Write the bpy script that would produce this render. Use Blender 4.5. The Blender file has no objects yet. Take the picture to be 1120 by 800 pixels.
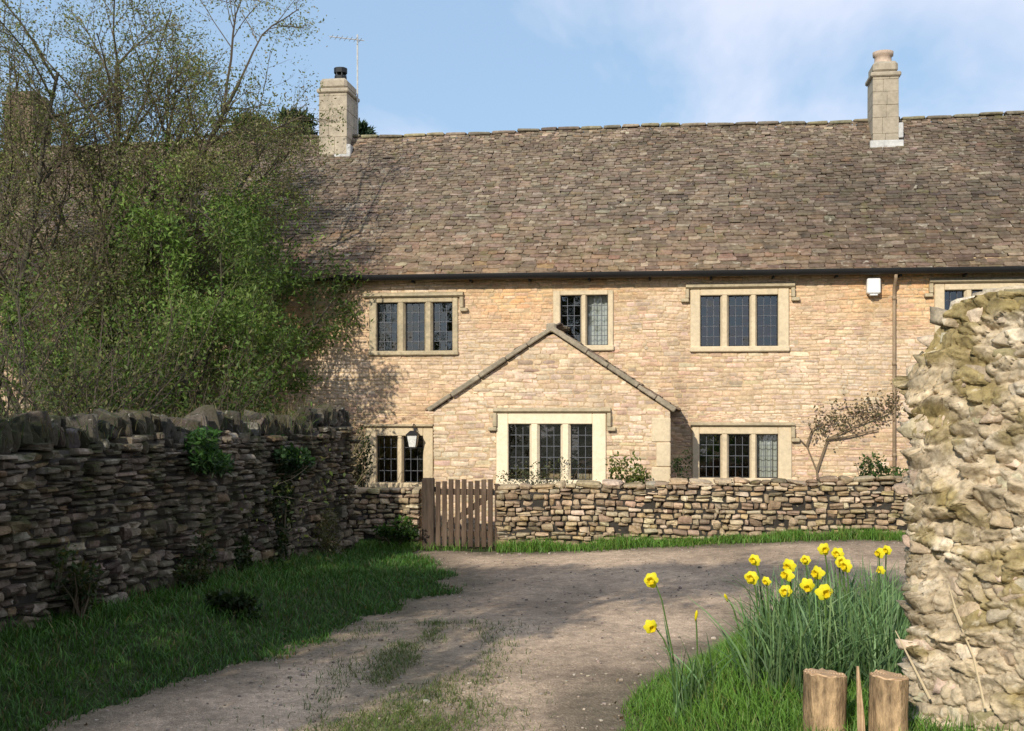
import bpy, bmesh, math, random
import numpy as np
from mathutils import Vector, Matrix

SEED = 11
rng = np.random.default_rng(SEED)
random.seed(SEED)
R = math.radians
C = bpy.context.scene.collection

# ------------------------------------------------------------------ camera model
F, CX, HZ, CAMZ = 1300.0, 560.0, 450.0, 1.9      # focal (px of a 1120 wide frame), centre, horizon row, eye height
def at(px, py, Y):
    return np.array([(px - CX) * Y / F, Y, CAMZ + (HZ - py) * Y / F])

PSI = R(8.0); Y0 = 19.1
SP, CP = math.sin(PSI), math.cos(PSI)
def hp(px, py, d=0.0):
    """pixel -> cottage local (x, z) on the plane at local depth d"""
    t = (px - CX) / F
    Y = (d + Y0 * CP) / (t * SP + CP)
    X = t * Y
    return X * CP - (Y - Y0) * SP, CAMZ + (HZ - py) * Y / F
def h2w(x, y, z=0.0):
    return np.array([x * CP + y * SP, Y0 - x * SP + y * CP, z])

# ------------------------------------------------------------------ noise
def _hash(ix, iy, s):
    n = (ix.astype(np.int64) * 374761393 + iy.astype(np.int64) * 668265263 + s * 974634777) & 0x7fffffff
    n = ((n ^ (n >> 13)) * 1274126177) & 0x7fffffff
    return ((n ^ (n >> 16)) & 0xffff) / 65535.0
def vnoise(x, y, s=0):
    x = np.asarray(x, float); y = np.asarray(y, float)
    ix, iy = np.floor(x), np.floor(y)
    fx, fy = x - ix, y - iy
    fx = fx * fx * (3 - 2 * fx); fy = fy * fy * (3 - 2 * fy)
    a = _hash(ix, iy, s); b = _hash(ix + 1, iy, s); c = _hash(ix, iy + 1, s); d = _hash(ix + 1, iy + 1, s)
    return (a * (1 - fx) + b * fx) * (1 - fy) + (c * (1 - fx) + d * fx) * fy
def fbm(x, y, s=0, o=4):
    r = 0; a = .5; t = 0
    for k in range(o):
        r = r + a * vnoise(np.asarray(x) * 2**k, np.asarray(y) * 2**k, s + k); t += a; a *= .5
    return r / t
def sstep(a, b, x):
    t = np.clip((np.asarray(x, float) - a) / (b - a), 0, 1)
    return t * t * (3 - 2 * t)

# ------------------------------------------------------------------ mesh builder
class MB:
    def __init__(s): s.v = []; s.f = []; s.c = []; s.m = []; s.n = 0
    def add(s, v, faces, col=(.5, .5, .5), mi=0):
        v = np.asarray(v, float).reshape(-1, 3)
        col = np.asarray(col, float)
        if col.ndim == 1: col = np.tile(col, (len(v), 1))
        s.v.append(v); s.c.append(col)
        if not isinstance(faces, list): faces = [faces]
        for f in faces:
            f = np.asarray(f, int)
            if f.ndim == 1: f = f[None]
            s.f.append(f + s.n); s.m.append(np.full(len(f), mi))
        s.n += len(v)
    def box(s, x0, x1, y0, y1, z0, z1, b=.008, col=(.5, .5, .5), mi=0, M=None):
        bm = bmesh.new()
        bmesh.ops.create_cube(bm, size=1)
        for v in bm.verts:
            v.co = Vector(((x0 + x1) / 2 + v.co.x * (x1 - x0), (y0 + y1) / 2 + v.co.y * (y1 - y0), (z0 + z1) / 2 + v.co.z * (z1 - z0)))
        if b > 0: bmesh.ops.bevel(bm, geom=bm.edges[:], offset=b, segments=1, affect='EDGES')
        s.bm(bm, col, mi, M)
    def bm(s, bm, col=(.5, .5, .5), mi=0, M=None):
        bm.verts.index_update()
        v = np.array([x.co[:] for x in bm.verts])
        if M is not None: v = v @ np.array(M)[:3, :3].T + np.array(M)[:3, 3]
        d = {}
        for f in bm.faces: d.setdefault(len(f.verts), []).append([q.index for q in f.verts])
        s.add(v, [np.array(x) for x in d.values()], col, mi)
        bm.free()
    def tube(s, pts, rad, n=5, col=(.5, .5, .5), mi=0, cap=True):
        pts = np.asarray(pts, float); k = len(pts)
        rad = np.broadcast_to(np.asarray(rad, float), (k,))
        tg = np.gradient(pts, axis=0); tg /= np.linalg.norm(tg, axis=1)[:, None] + 1e-9
        ref = np.array([0, 0, 1.0]) if abs(tg[0, 2]) < .9 else np.array([1.0, 0, 0])
        a = np.cross(tg, ref); a /= np.linalg.norm(a, axis=1)[:, None] + 1e-9
        b = np.cross(tg, a)
        th = np.arange(n) * 2 * math.pi / n
        v = pts[:, None] + rad[:, None, None] * (np.cos(th)[None, :, None] * a[:, None] + np.sin(th)[None, :, None] * b[:, None])
        i = np.arange(k - 1)[:, None] * n; j = np.arange(n)[None]; j2 = (j + 1) % n
        f = np.stack([i + j, i + j2, i + n + j2, i + n + j], -1).reshape(-1, 4)
        fs = [f]
        if cap and n > 3: fs += [np.arange(n)[::-1][None], (np.arange(n) + (k - 1) * n)[None]]
        s.add(v.reshape(-1, 3), fs, col, mi)
    def build(s, name, mats, parent=None, smooth=False, colors=True):
        me = bpy.data.meshes.new(name)
        if s.n:
            v = np.concatenate(s.v); tot = np.concatenate([np.full(len(f), f.shape[1]) for f in s.f])
            loops = np.concatenate([f.ravel() for f in s.f])
            me.vertices.add(len(v)); me.vertices.foreach_set('co', v.ravel().astype(np.float32))
            me.loops.add(len(loops)); me.loops.foreach_set('vertex_index', loops.astype(np.int32))
            me.polygons.add(len(tot))
            me.polygons.foreach_set('loop_start', np.concatenate([[0], np.cumsum(tot)[:-1]]).astype(np.int32))
            me.polygons.foreach_set('material_index', np.concatenate(s.m).astype(np.int32))
            me.polygons.foreach_set('use_smooth', np.full(len(tot), smooth))
            if colors:
                at_ = me.color_attributes.new('Col', 'FLOAT_COLOR', 'POINT')
                c = np.concatenate(s.c); c = np.concatenate([c, np.ones((len(c), 1))], 1)
                at_.data.foreach_set('color', c.ravel().astype(np.float32))
            me.update(calc_edges=True); me.validate()
        for m in (mats if isinstance(mats, (list, tuple)) else [mats]): me.materials.append(m)
        o = bpy.data.objects.new(name, me); C.objects.link(o)
        if parent is not None: o.parent = parent
        return o

def empty(name, loc=(0, 0, 0), rz=0):
    o = bpy.data.objects.new(name, None); C.objects.link(o)
    o.location = loc; o.rotation_euler = (0, 0, rz); o.empty_display_size = .2
    return o
def tag(o, label=None, cat=None, group=None, kind=None):
    if label: o['label'] = label
    if cat: o['category'] = cat
    if group: o['group'] = group
    if kind: o['kind'] = kind
    return o

# stone templates
def _tmpl(cuts):
    bm = bmesh.new(); bmesh.ops.create_cube(bm, size=2)
    bmesh.ops.subdivide_edges(bm, edges=bm.edges[:], cuts=cuts, use_grid_fill=True)
    bm.verts.index_update()
    v = np.array([x.co[:] for x in bm.verts]); f = np.array([[q.index for q in p.verts] for p in bm.faces]); bm.free()
    return v, f
T2, T3 = _tmpl(2), _tmpl(3)
def stones(mb, cen, half, tang, col, e=6, amp=.06, tilt=.03, shear=.12, tm=T2, mi=0, nrm=None):
    """rounded irregular blocks: cen (N,3), half (N,3) along (tangent, normal, up), tang (N,3)"""
    V, Fc = tm; N = len(cen)
    if N == 0: return
    p = V / (np.abs(V) ** e).sum(1)[:, None] ** (1 / e)
    p = np.tile(p, (N, 1, 1))
    for k in range(3):
        w = rng.normal(0, 1.6, (N, 3)); ph = rng.uniform(0, 6.28, N)
        d = np.sin(np.einsum('vj,nj->nv', V, w) + ph[:, None])
        ax = rng.normal(0, 1, (N, 3)); ax = np.abs(ax) * .6
        p = p * (1 + amp * d[:, :, None] * ax[:, None])
    sh = rng.normal(0, shear, (N, 3))
    p[:, :, 0] += sh[:, None, 0] * p[:, :, 2] * (half[:, 2] / half[:, 0])[:, None]
    p[:, :, 2] *= 1 + sh[:, None, 1] * V[None, :, 0] * .8
    p = p * half[:, None]
    u = tang / np.linalg.norm(tang, axis=1)[:, None]
    up = np.tile([0, 0, 1.0], (N, 1)) if nrm is None else None
    if nrm is None:
        nn = np.cross(up, u); nn /= np.linalg.norm(nn, axis=1)[:, None]; up = np.cross(u, nn)
    else:
        nn = nrm; up = np.cross(u, nn)
    a = rng.normal(0, tilt, N); b = rng.normal(0, tilt, N); c = rng.normal(0, tilt * .7, N)
    u2 = u + up * a[:, None] + nn * b[:, None]; n2 = nn - u * b[:, None] + up * c[:, None]
    u2 /= np.linalg.norm(u2, axis=1)[:, None]; n2 -= u2 * (n2 * u2).sum(1)[:, None]; n2 /= np.linalg.norm(n2, axis=1)[:, None]
    up2 = np.cross(u2, n2)
    v = cen[:, None] + p[:, :, 0:1] * u2[:, None] + p[:, :, 1:2] * n2[:, None] + p[:, :, 2:3] * up2[:, None]
    f = (Fc[None] + (np.arange(N) * len(V))[:, None, None]).reshape(-1, 4)
    mb.add(v.reshape(-1, 3), f, np.repeat(col, len(V), 0), mi)

def palette(n, cols, wts, jit=.12):
    cols = np.array(cols); wts = np.array(wts) / sum(wts)
    c = cols[rng.choice(len(cols), n, p=wts)]
    return np.clip(c * rng.normal(1, jit, (n, 1)) * rng.normal(1, .03, (n, 3)), .01, .9)

# ------------------------------------------------------------------ leaves and blades
def blades(mb, base, h, w, lean, col, az=None, mi=0, seg=2, tipcol=1.25):
    N = len(base); h = np.broadcast_to(h, N); w = np.broadcast_to(w, N); lean = np.broadcast_to(lean, N)
    az = rng.uniform(0, 6.283, N) if az is None else az
    face = az + math.pi / 2 + rng.normal(0, .6, N)
    d = np.stack([np.cos(az), np.sin(az), np.zeros(N)], 1); s = np.stack([np.cos(face), np.sin(face), np.zeros(N)], 1)
    rows = []; cs = []
    for k in range(seg):
        t = k / seg
        cpt = base + d * (lean * h * t ** 1.8)[:, None] + np.array([0, 0, 1]) * (h * (t - .25 * np.minimum(lean, 1.6) * t ** 2))[:, None]
        ww = (w * .5 * (1 - .45 * t))[:, None]
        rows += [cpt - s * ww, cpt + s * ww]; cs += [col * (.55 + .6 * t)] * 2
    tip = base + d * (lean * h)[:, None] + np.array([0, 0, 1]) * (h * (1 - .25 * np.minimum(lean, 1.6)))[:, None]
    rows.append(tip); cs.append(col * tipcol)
    v = np.stack(rows, 1); c = np.stack(cs, 1); n = v.shape[1]
    b = (np.arange(N) * n)[:, None]
    q = np.concatenate([b + np.array([2 * k, 2 * k + 1, 2 * k + 3, 2 * k + 2]) for k in range(seg - 1)]) if seg > 1 else None
    t_ = b + np.array([2 * seg - 2, 2 * seg - 1, 2 * seg])
    mb.add(v.reshape(-1, 3), ([q] if q is not None else []) + [t_], c.reshape(-1, 3), mi)
def leaves(mb, pos, size, col, asp=.5, up=.3, mi=0, droop=None):
    N = len(pos); size = np.broadcast_to(size, N)
    d = rng.normal(0, 1, (N, 3)); d[:, 2] += up
    if droop is not None: d = d + droop
    d /= np.linalg.norm(d, axis=1)[:, None]
    r = rng.normal(0, 1, (N, 3)); s = np.cross(d, r); s /= np.linalg.norm(s, axis=1)[:, None] + 1e-9
    n = np.cross(d, s)
    L = size[:, None]
    v = np.stack([pos, pos + d * L * .45 + s * L * asp * .5 + n * L * .08, pos + d * L, pos + d * L * .45 - s * L * asp * .5 + n * L * .08], 1)
    mb.add(v.reshape(-1, 3), np.arange(N * 4).reshape(-1, 4), np.repeat(col, 4, 0), mi)

def grow(p, d, L, r, lev, out, kids=(4, 5, 5), spread=.6, wig=.12, upb=.08, shrink=.62, npt=6, start=.3, gravity=0.0, bound=None, rr=(.62, .2)):
    """recursive branching -> out[lev] list of (points, radii)"""
    p = np.array(p, float); d = np.array(d, float); d /= np.linalg.norm(d)
    pts = [p]; ds = [d]
    for k in range(npt - 1):
        d = d + rng.normal(0, wig, 3) + np.array([0, 0, upb - gravity * k])
        d /= np.linalg.norm(d); q_ = p + d * L / (npt - 1)
        if bound is not None and lev != grow.top and (k > 1 or getattr(bound, 'strict', False)) and not bound(q_): break
        p = q_; pts.append(p); ds.append(d)
    npt = len(pts)
    if npt < 2: return
    rad = np.linspace(r, r * (.35 if lev > 0 else .2), npt)
    out.setdefault(lev, []).append((np.array(pts), rad))
    if lev == 0: return
    n = kids[len(kids) - lev] if lev <= len(kids) else kids[0]
    n = max(2, int(rng.normal(n, 1)))
    for i in range(n):
        t = start + (1 - start) * (i + rng.uniform(0, 1)) / n
        f = min(t * (npt - 1), npt - 1.001); k = int(f); q = pts[k] + (pts[k + 1] - pts[k]) * (f - k)
        a = rng.normal(0, 1, 3); a -= ds[k] * a.dot(ds[k]); a /= np.linalg.norm(a)
        nd = ds[k] * math.cos(spread) + a * math.sin(spread) * rng.uniform(.7, 1.25)
        grow(q, nd, L * shrink * rng.uniform(.65, 1.15) * (1.15 - .4 * t), r * (rr[0] - rr[1] * t), lev - 1, out, kids, spread, wig, upb, shrink, max(4, npt - 1), start, gravity, bound, rr)
def sample_on(lines, n, jit=.03):
    lines = [l for l in lines if len(l[0]) > 1]
    k = rng.integers(0, len(lines), n); P = np.empty((n, 3))
    for i, j in enumerate(k):
        q = lines[j][0]; f = rng.uniform(.1, len(q) - 1.001); a = int(f); P[i] = q[a] + (q[a + 1] - q[a]) * (f - a)
    return P + rng.normal(0, jit, (n, 3))

# ------------------------------------------------------------------ materials
def mat(name):
    m = bpy.data.materials.new(name); m.use_nodes = True
    nt = m.node_tree; nt.nodes.clear()
    o = nt.nodes.new('ShaderNodeOutputMaterial'); b = nt.nodes.new('ShaderNodeBsdfPrincipled')
    nt.links.new(b.outputs[0], o.inputs[0])
    b.inputs['Roughness'].default_value = .9; b.inputs['Specular IOR Level'].default_value = .2
    return m, nt, b, o
def nd(nt, t, **k):
    n = nt.nodes.new(t)
    for a, v in k.items():
        if a in n.inputs: n.inputs[a].default_value = v
        else: setattr(n, a, v)
    return n
def lk(nt, a, b): nt.links.new(a, b)
def noise(nt, scale, detail=4, rough=.6, vec=None, dist=0):
    n = nd(nt, 'ShaderNodeTexNoise'); n.inputs['Scale'].default_value = scale; n.inputs['Detail'].default_value = detail
    n.inputs['Roughness'].default_value = rough; n.inputs['Distortion'].default_value = dist
    if vec is not None: lk(nt, vec, n.inputs['Vector'])
    return n.outputs['Fac']
def ramp(nt, fac, stops):
    r = nd(nt, 'ShaderNodeValToRGB'); e = r.color_ramp.elements
    while len(e) > 1: e.remove(e[-1])
    for i, (p, c) in enumerate(stops):
        if i == 0: e[0].position = p; q = e[0]
        else: q = e.new(p)
        q.color = (*(c if isinstance(c, (tuple, list)) else (c, c, c)), 1)
    lk(nt, fac, r.inputs[0]); return r.outputs[0]
def mix(nt, a, b, fac, mode='MIX'):
    n = nd(nt, 'ShaderNodeMix'); n.data_type = 'RGBA'; n.blend_type = mode
    for i, x in ((6, a), (7, b)):
        if isinstance(x, (tuple, list)): n.inputs[i].default_value = (*x, 1)
        elif isinstance(x, (int, float)): n.inputs[i].default_value = (x, x, x, 1)
        else: lk(nt, x, n.inputs[i])
    if isinstance(fac, (int, float)): n.inputs[0].default_value = fac
    else: lk(nt, fac, n.inputs[0])
    return n.outputs[2]
def bump(nt, h, b, strength=.5, dist=.01):
    n = nd(nt, 'ShaderNodeBump'); n.inputs['Strength'].default_value = strength; n.inputs['Distance'].default_value = dist
    lk(nt, h, n.inputs['Height']); lk(nt, n.outputs[0], b.inputs['Normal'])
def coord(nt, out='Object'): return nd(nt, 'ShaderNodeTexCoord').outputs[out]
def attr(nt):
    n = nd(nt, 'ShaderNodeAttribute'); n.attribute_name = 'Col'; return n.outputs['Color']

def stone_mat(name, fine=30, bstr=.6, bdist=.012, lichen=(.45, .42, .34), lich=.62, moss=None, mossamt=.6, dark=.5, rough=.93, mossup=True):
    m, nt, b, o = mat(name); co = coord(nt); c = attr(nt)
    n1 = noise(nt, fine, 5, .7, co); n2 = noise(nt, fine * .22, 4, .6, co)
    c = mix(nt, c, ramp(nt, n1, [(.25, dark), (.5, 1.0), (.75, 1.35)]), 1.0, 'MULTIPLY')
    c = mix(nt, c, ramp(nt, n2, [(.3, .75), (.6, 1.12)]), .9, 'MULTIPLY')
    c = mix(nt, c, ramp(nt, noise(nt, .9, 5, .65, co), [(.3, .80), (.5, 1.0), (.7, 1.15)]), .8, 'MULTIPLY')
    if lichen: c = mix(nt, c, lichen, ramp(nt, noise(nt, fine * .5, 3, .6, co, .5), [(lich, 0), (lich + .08, .7)]))
    if moss:
        mf = ramp(nt, noise(nt, 2.6, 5, .65, co), [(mossamt - .08, 0), (mossamt + .05, 1)])
        if mossup:
            g = nd(nt, 'ShaderNodeNewGeometry'); sx = nd(nt, 'ShaderNodeSeparateXYZ'); lk(nt, g.outputs['Normal'], sx.inputs[0])
            mf = mix(nt, mf, ramp(nt, sx.outputs[2], [(.0, .35), (.6, 1)]), 1.0, 'MULTIPLY')
        c = mix(nt, c, mix(nt, moss, tuple(x * .45 for x in moss), noise(nt, 60, 3, .6, co)), mf)
    lk(nt, c, b.inputs['Base Color']); b.inputs['Roughness'].default_value = rough
    h = mix(nt, n1, n2, .35)
    bump(nt, h, b, bstr, bdist); return m

def leaf_mat(name, trans=.35, rough=.55, spec=.3):
    m, nt, b, o = mat(name); c = attr(nt)
    lk(nt, c, b.inputs['Base Color']); b.inputs['Roughness'].default_value = rough; b.inputs['Specular IOR Level'].default_value = spec
    t = nd(nt, 'ShaderNodeBsdfTranslucent'); lk(nt, mix(nt, c, (1.0, 1.0, .45), 1.0, 'MULTIPLY'), t.inputs[0])
    ms = nd(nt, 'ShaderNodeMixShader'); ms.inputs[0].default_value = trans
    lk(nt, b.outputs[0], ms.inputs[1]); lk(nt, t.outputs[0], ms.inputs[2]); lk(nt, ms.outputs[0], o.inputs[0]); return m

def flat_mat(name, col, fine=40, var=.25, bstr=.3, bdist=.004, rough=.8, spec=.25, metal=0, stretch=None, dirt=None):
    m, nt, b, o = mat(name); co = coord(nt)
    if stretch:
        mp = nd(nt, 'ShaderNodeMapping'); mp.inputs['Scale'].default_value = stretch; lk(nt, co, mp.inputs[0]); co = mp.outputs[0]
    n1 = noise(nt, fine, 5, .65, co); n2 = noise(nt, fine * .15, 4, .6, co)
    c = mix(nt, col, ramp(nt, n1, [(.25, 1 - var), (.75, 1 + var)]), 1.0, 'MULTIPLY')
    c = mix(nt, c, ramp(nt, n2, [(.3, 1 - var * .8), (.7, 1 + var * .5)]), 1.0, 'MULTIPLY')
    if dirt: c = mix(nt, c, dirt, ramp(nt, noise(nt, fine * .3, 4, .7, co), [(.5, 0), (.75, .8)]))
    lk(nt, c, b.inputs['Base Color']); b.inputs['Roughness'].default_value = rough
    b.inputs['Specular IOR Level'].default_value = spec; b.inputs['Metallic'].default_value = metal
    bump(nt, n1, b, bstr, bdist); return m

def flat_rubble(name, c1, c2, cm):
    """coursed rubble for faces seen only from the side"""
    m, nt, b, o = mat(name); co = coord(nt, 'Generated')
    co = coord(nt)
    sx = nd(nt, 'ShaderNodeSeparateXYZ'); lk(nt, co, sx.inputs[0])
    ad = nd(nt, 'ShaderNodeMath', operation='ADD'); lk(nt, sx.outputs[0], ad.inputs[0]); lk(nt, sx.outputs[1], ad.inputs[1])
    cb = nd(nt, 'ShaderNodeCombineXYZ'); lk(nt, ad.outputs[0], cb.inputs[0]); lk(nt, sx.outputs[2], cb.inputs[1])
    nz = nd(nt, 'ShaderNodeTexNoise'); nz.inputs['Scale'].default_value = 5; lk(nt, co, nz.inputs['Vector'])
    vm = nd(nt, 'ShaderNodeVectorMath', operation='MULTIPLY_ADD'); lk(nt, nz.outputs['Color'], vm.inputs[0]); vm.inputs[1].default_value = (.08, .05, 0); lk(nt, cb.outputs[0], vm.inputs[2])
    br = nd(nt, 'ShaderNodeTexBrick'); lk(nt, vm.outputs[0], br.inputs['Vector'])
    br.inputs['Color1'].default_value = (*c1, 1); br.inputs['Color2'].default_value = (*c2, 1); br.inputs['Mortar'].default_value = (*cm, 1)
    br.inputs['Scale'].default_value = 1; br.inputs['Brick Width'].default_value = .28; br.inputs['Row Height'].default_value = .1; br.inputs['Mortar Size'].default_value = .008; br.inputs['Mortar Smooth'].default_value = .4
    n1 = noise(nt, 30, 5, .7, co)
    c = mix(nt, br.outputs[0], ramp(nt, n1, [(.25, .6), (.75, 1.3)]), 1.0, 'MULTIPLY')
    lk(nt, c, b.inputs['Base Color'])
    h = mix(nt, ramp(nt, br.outputs['Fac'], [(0, 1), (1, 0)]), n1, .4)
    bump(nt, h, b, .7, .02); return m

M = {}
M['facade'] = stone_mat('cottage_rubble', fine=26, bstr=.3, bdist=.010, lichen=(.66, .54, .37), lich=.64, dark=.75)
M['mortar'] = flat_mat('lime_mortar', (.50, .36, .215), fine=30, var=.3, bstr=.6, bdist=.01)
M['rubble_side'] = flat_rubble('side_rubble', (.40, .29, .165), (.31, .22, .13), (.27, .21, .14))
M['ashlar'] = flat_mat('dressed_limestone', (.62, .50, .335), fine=22, var=.16, bstr=.25, bdist=.004, dirt=(.40, .34, .24))
M['ashlar_clean'] = flat_mat('pale_dressed_limestone', (.78, .66, .47), fine=22, var=.12, bstr=.2, bdist=.004, dirt=(.60, .52, .36))
M['ashlar_dirty'] = flat_mat('weathered_limestone', (.44, .36, .235), fine=18, var=.3, bstr=.5, bdist=.008, dirt=(.22, .20, .14))
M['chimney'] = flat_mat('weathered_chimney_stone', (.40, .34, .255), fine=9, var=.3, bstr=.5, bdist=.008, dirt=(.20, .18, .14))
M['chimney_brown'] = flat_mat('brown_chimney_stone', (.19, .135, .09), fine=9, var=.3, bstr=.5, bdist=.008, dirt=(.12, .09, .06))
M['coping'] = flat_mat('weathered_coping', (.30, .25, .18), fine=18, var=.35, bstr=.6, bdist=.01, dirt=(.13, .12, .08))
M['slate'] = stone_mat('stone_slate', fine=14, bstr=.7, bdist=.015, lichen=(.40, .36, .28), lich=.63, moss=(.17, .15, .06), mossamt=.66, dark=.45)
M['roofdeck'] = flat_mat('roof_deck', (.05, .042, .035), fine=10)
M['gutter'] = flat_mat('black_iron', (.012, .012, .013), fine=30, var=.3, rough=.55, spec=.4)
M['downpipe'] = flat_mat('brown_pipe', (.30, .215, .135), fine=30, var=.3, rough=.6)
M['lead'] = flat_mat('lead_flashing', (.48, .47, .45), fine=20, var=.25, rough=.6)
M['came'] = flat_mat('lead_came', (.10, .105, .12), fine=60, var=.2, rough=.5)
M['iron'] = flat_mat('black_iron_casement', (.02, .02, .022), fine=60, var=.2, rough=.5)
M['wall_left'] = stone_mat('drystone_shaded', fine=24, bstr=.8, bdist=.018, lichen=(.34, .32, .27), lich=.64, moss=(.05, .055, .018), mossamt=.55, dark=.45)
M['core'] = flat_mat('dark_wall_core', (.035, .03, .024), fine=20, var=.4)
M['wall_garden'] = stone_mat('drystone_sunny', fine=24, bstr=.8, bdist=.018, lichen=(.52, .47, .36), lich=.64, moss=(.16, .14, .04), mossamt=.66, dark=.5)
M['wall_right'] = stone_mat('rough_rubble', fine=34, bstr=.9, bdist=.02, lichen=(.66, .58, .44), lich=.63, moss=(.26, .20, .08), mossamt=.70, dark=.5, mossup=False)
M['wall_right_core'] = flat_mat('earthy_core', (.46, .355, .225), fine=16, var=.5, bstr=1, bdist=.04, dirt=(.25, .185, .075))
M['pot'] = flat_mat('clay_pot', (.50, .38, .29), fine=30, var=.25, rough=.85)
M['white'] = flat_mat('white_plastic', (.78, .77, .74), fine=20, var=.06, rough=.4, spec=.4, bstr=.05)
M['wood'] = flat_mat('weathered_picket', (.08, .052, .034), fine=30, var=.5, bstr=.6, bdist=.006, stretch=(1, 1, .12), dirt=(.165, .12, .085))
M['wood_dark'] = flat_mat('dark_post', (.055, .038, .026), fine=30, var=.5, bstr=.6, bdist=.006, stretch=(1, 1, .12))
M['log_bark'] = flat_mat('weathered_log', (.40, .27, .15), fine=34, var=.8, bstr=1.0, bdist=.02, stretch=(1, 1, .3), dirt=(.10, .062, .03))
M['bark'] = flat_mat('bark', (.07, .058, .042), fine=20, var=.5, bstr=1, bdist=.02, stretch=(1, 1, .3), dirt=(.09, .1, .05))
M['twig'] = leaf_mat('twig', .0, .9, .1)
M['leaf'] = leaf_mat('leaf', .42)
M['grass'] = leaf_mat('grass_blade', .3, .5, .3)
M['needle'] = leaf_mat('needle', .1, .7)
M['petal'] = leaf_mat('petal', .35, .5, .2)
M['curtain'] = flat_mat('curtain_cloth', (.62, .60, .56), fine=14, var=.15)
m, nt, b, o = mat('window_glass')
g1 = nd(nt, 'ShaderNodeBsdfTransparent'); g1.inputs[0].default_value = (.72, .77, .76, 1)
g2 = nd(nt, 'ShaderNodeBsdfGlossy'); g2.inputs[0].default_value = (.95, .97, 1, 1); g2.inputs['Roughness'].default_value = .04
bn = nd(nt, 'ShaderNodeBump'); bn.inputs['Strength'].default_value = .25; bn.inputs['Distance'].default_value = .01; lk(nt, noise(nt, 7, 2, .5, coord(nt)), bn.inputs['Height']); lk(nt, bn.outputs[0], g2.inputs['Normal'])
fr = nd(nt, 'ShaderNodeFresnel'); fr.inputs[0].default_value = 1.5
ma = nd(nt, 'ShaderNodeMath', operation='MULTIPLY_ADD'); lk(nt, fr.outputs[0], ma.inputs[0]); ma.inputs[1].default_value = 1.9; ma.inputs[2].default_value = .03
ms = nd(nt, 'ShaderNodeMixShader'); lk(nt, ma.outputs[0], ms.inputs[0]); lk(nt, g1.outputs[0], ms.inputs[1]); lk(nt, g2.outputs[0], ms.inputs[2]); lk(nt, ms.outputs[0], o.inputs[0])
M['glass'] = m
m, nt, b, o = mat('lantern_glass'); b.inputs['Base Color'].default_value = (.75, .75, .72, 1); b.inputs['Roughness'].default_value = .15; b.inputs['Specular IOR Level'].default_value = .6
lk(nt, ramp(nt, noise(nt, 30, 2, .5, coord(nt)), [(.3, (.55, .55, .53)), (.7, (.8, .8, .77))]), b.inputs['Base Color'])
M['lamp'] = m
# log end grain
m, nt, b, o = mat('sawn_log_end'); co = coord(nt)
wv = nd(nt, 'ShaderNodeTexWave'); wv.wave_type = 'RINGS'; wv.rings_direction = 'Z'; wv.inputs['Scale'].default_value = 26; wv.inputs['Distortion'].default_value = 2.5; wv.inputs['Detail'].default_value = 3; lk(nt, co, wv.inputs['Vector'])
c = ramp(nt, wv.outputs['Fac'], [(0, (.36, .22, .12)), (1, (.58, .40, .24))]); c = mix(nt, c, (.2, .13, .08), ramp(nt, noise(nt, 14, 4, .7, co), [(.5, 0), (.8, .8)]))
lk(nt, c, b.inputs['Base Color']); bump(nt, wv.outputs['Fac'], b, .4, .004); M['log_end'] = m
# earth / turf under the blades
m, nt, b, o = mat('turf_soil'); co = coord(nt)
c = ramp(nt, noise(nt, 3, 6, .7, co), [(.3, (.022, .030, .010)), (.55, (.045, .062, .018)), (.75, (.075, .065, .032))])
c = mix(nt, c, ramp(nt, noise(nt, 60, 4, .7, co), [(.3, .5), (.7, 1.4)]), 1.0, 'MULTIPLY')
lk(nt, c, b.inputs['Base Color']); bump(nt, noise(nt, 25, 6, .7, co), b, .9, .04); M['turf'] = m
# gravel lane
m, nt, b, o = mat('gravel_lane'); co = coord(nt); c0 = attr(nt)
vo = nd(nt, 'ShaderNodeTexVoronoi'); vo.inputs['Scale'].default_value = 75; lk(nt, co, vo.inputs['Vector'])
n1 = noise(nt, 9, 6, .72, co); n2 = noise(nt, 90, 4, .7, co)
c = mix(nt, c0, ramp(nt, n1, [(.3, .62), (.7, 1.25)]), 1.0, 'MULTIPLY')
c = mix(nt, c, ramp(nt, n2, [(.25, .72), (.75, 1.25)]), 1.0, 'MULTIPLY')
hs = nd(nt, 'ShaderNodeSeparateColor'); lk(nt, vo.outputs['Color'], hs.inputs[0])
c = mix(nt, c, ramp(nt, hs.outputs[0], [(0, .8), (.8, 1.08), (.95, 1.5)]), .7, 'MULTIPLY')
lk(nt, c, b.inputs['Base Color'])
bump(nt, mix(nt, ramp(nt, vo.outputs['Distance'], [(0, 1), (.6, 0)]), n1, .5), b, .8, .018); M['lane'] = m

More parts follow.
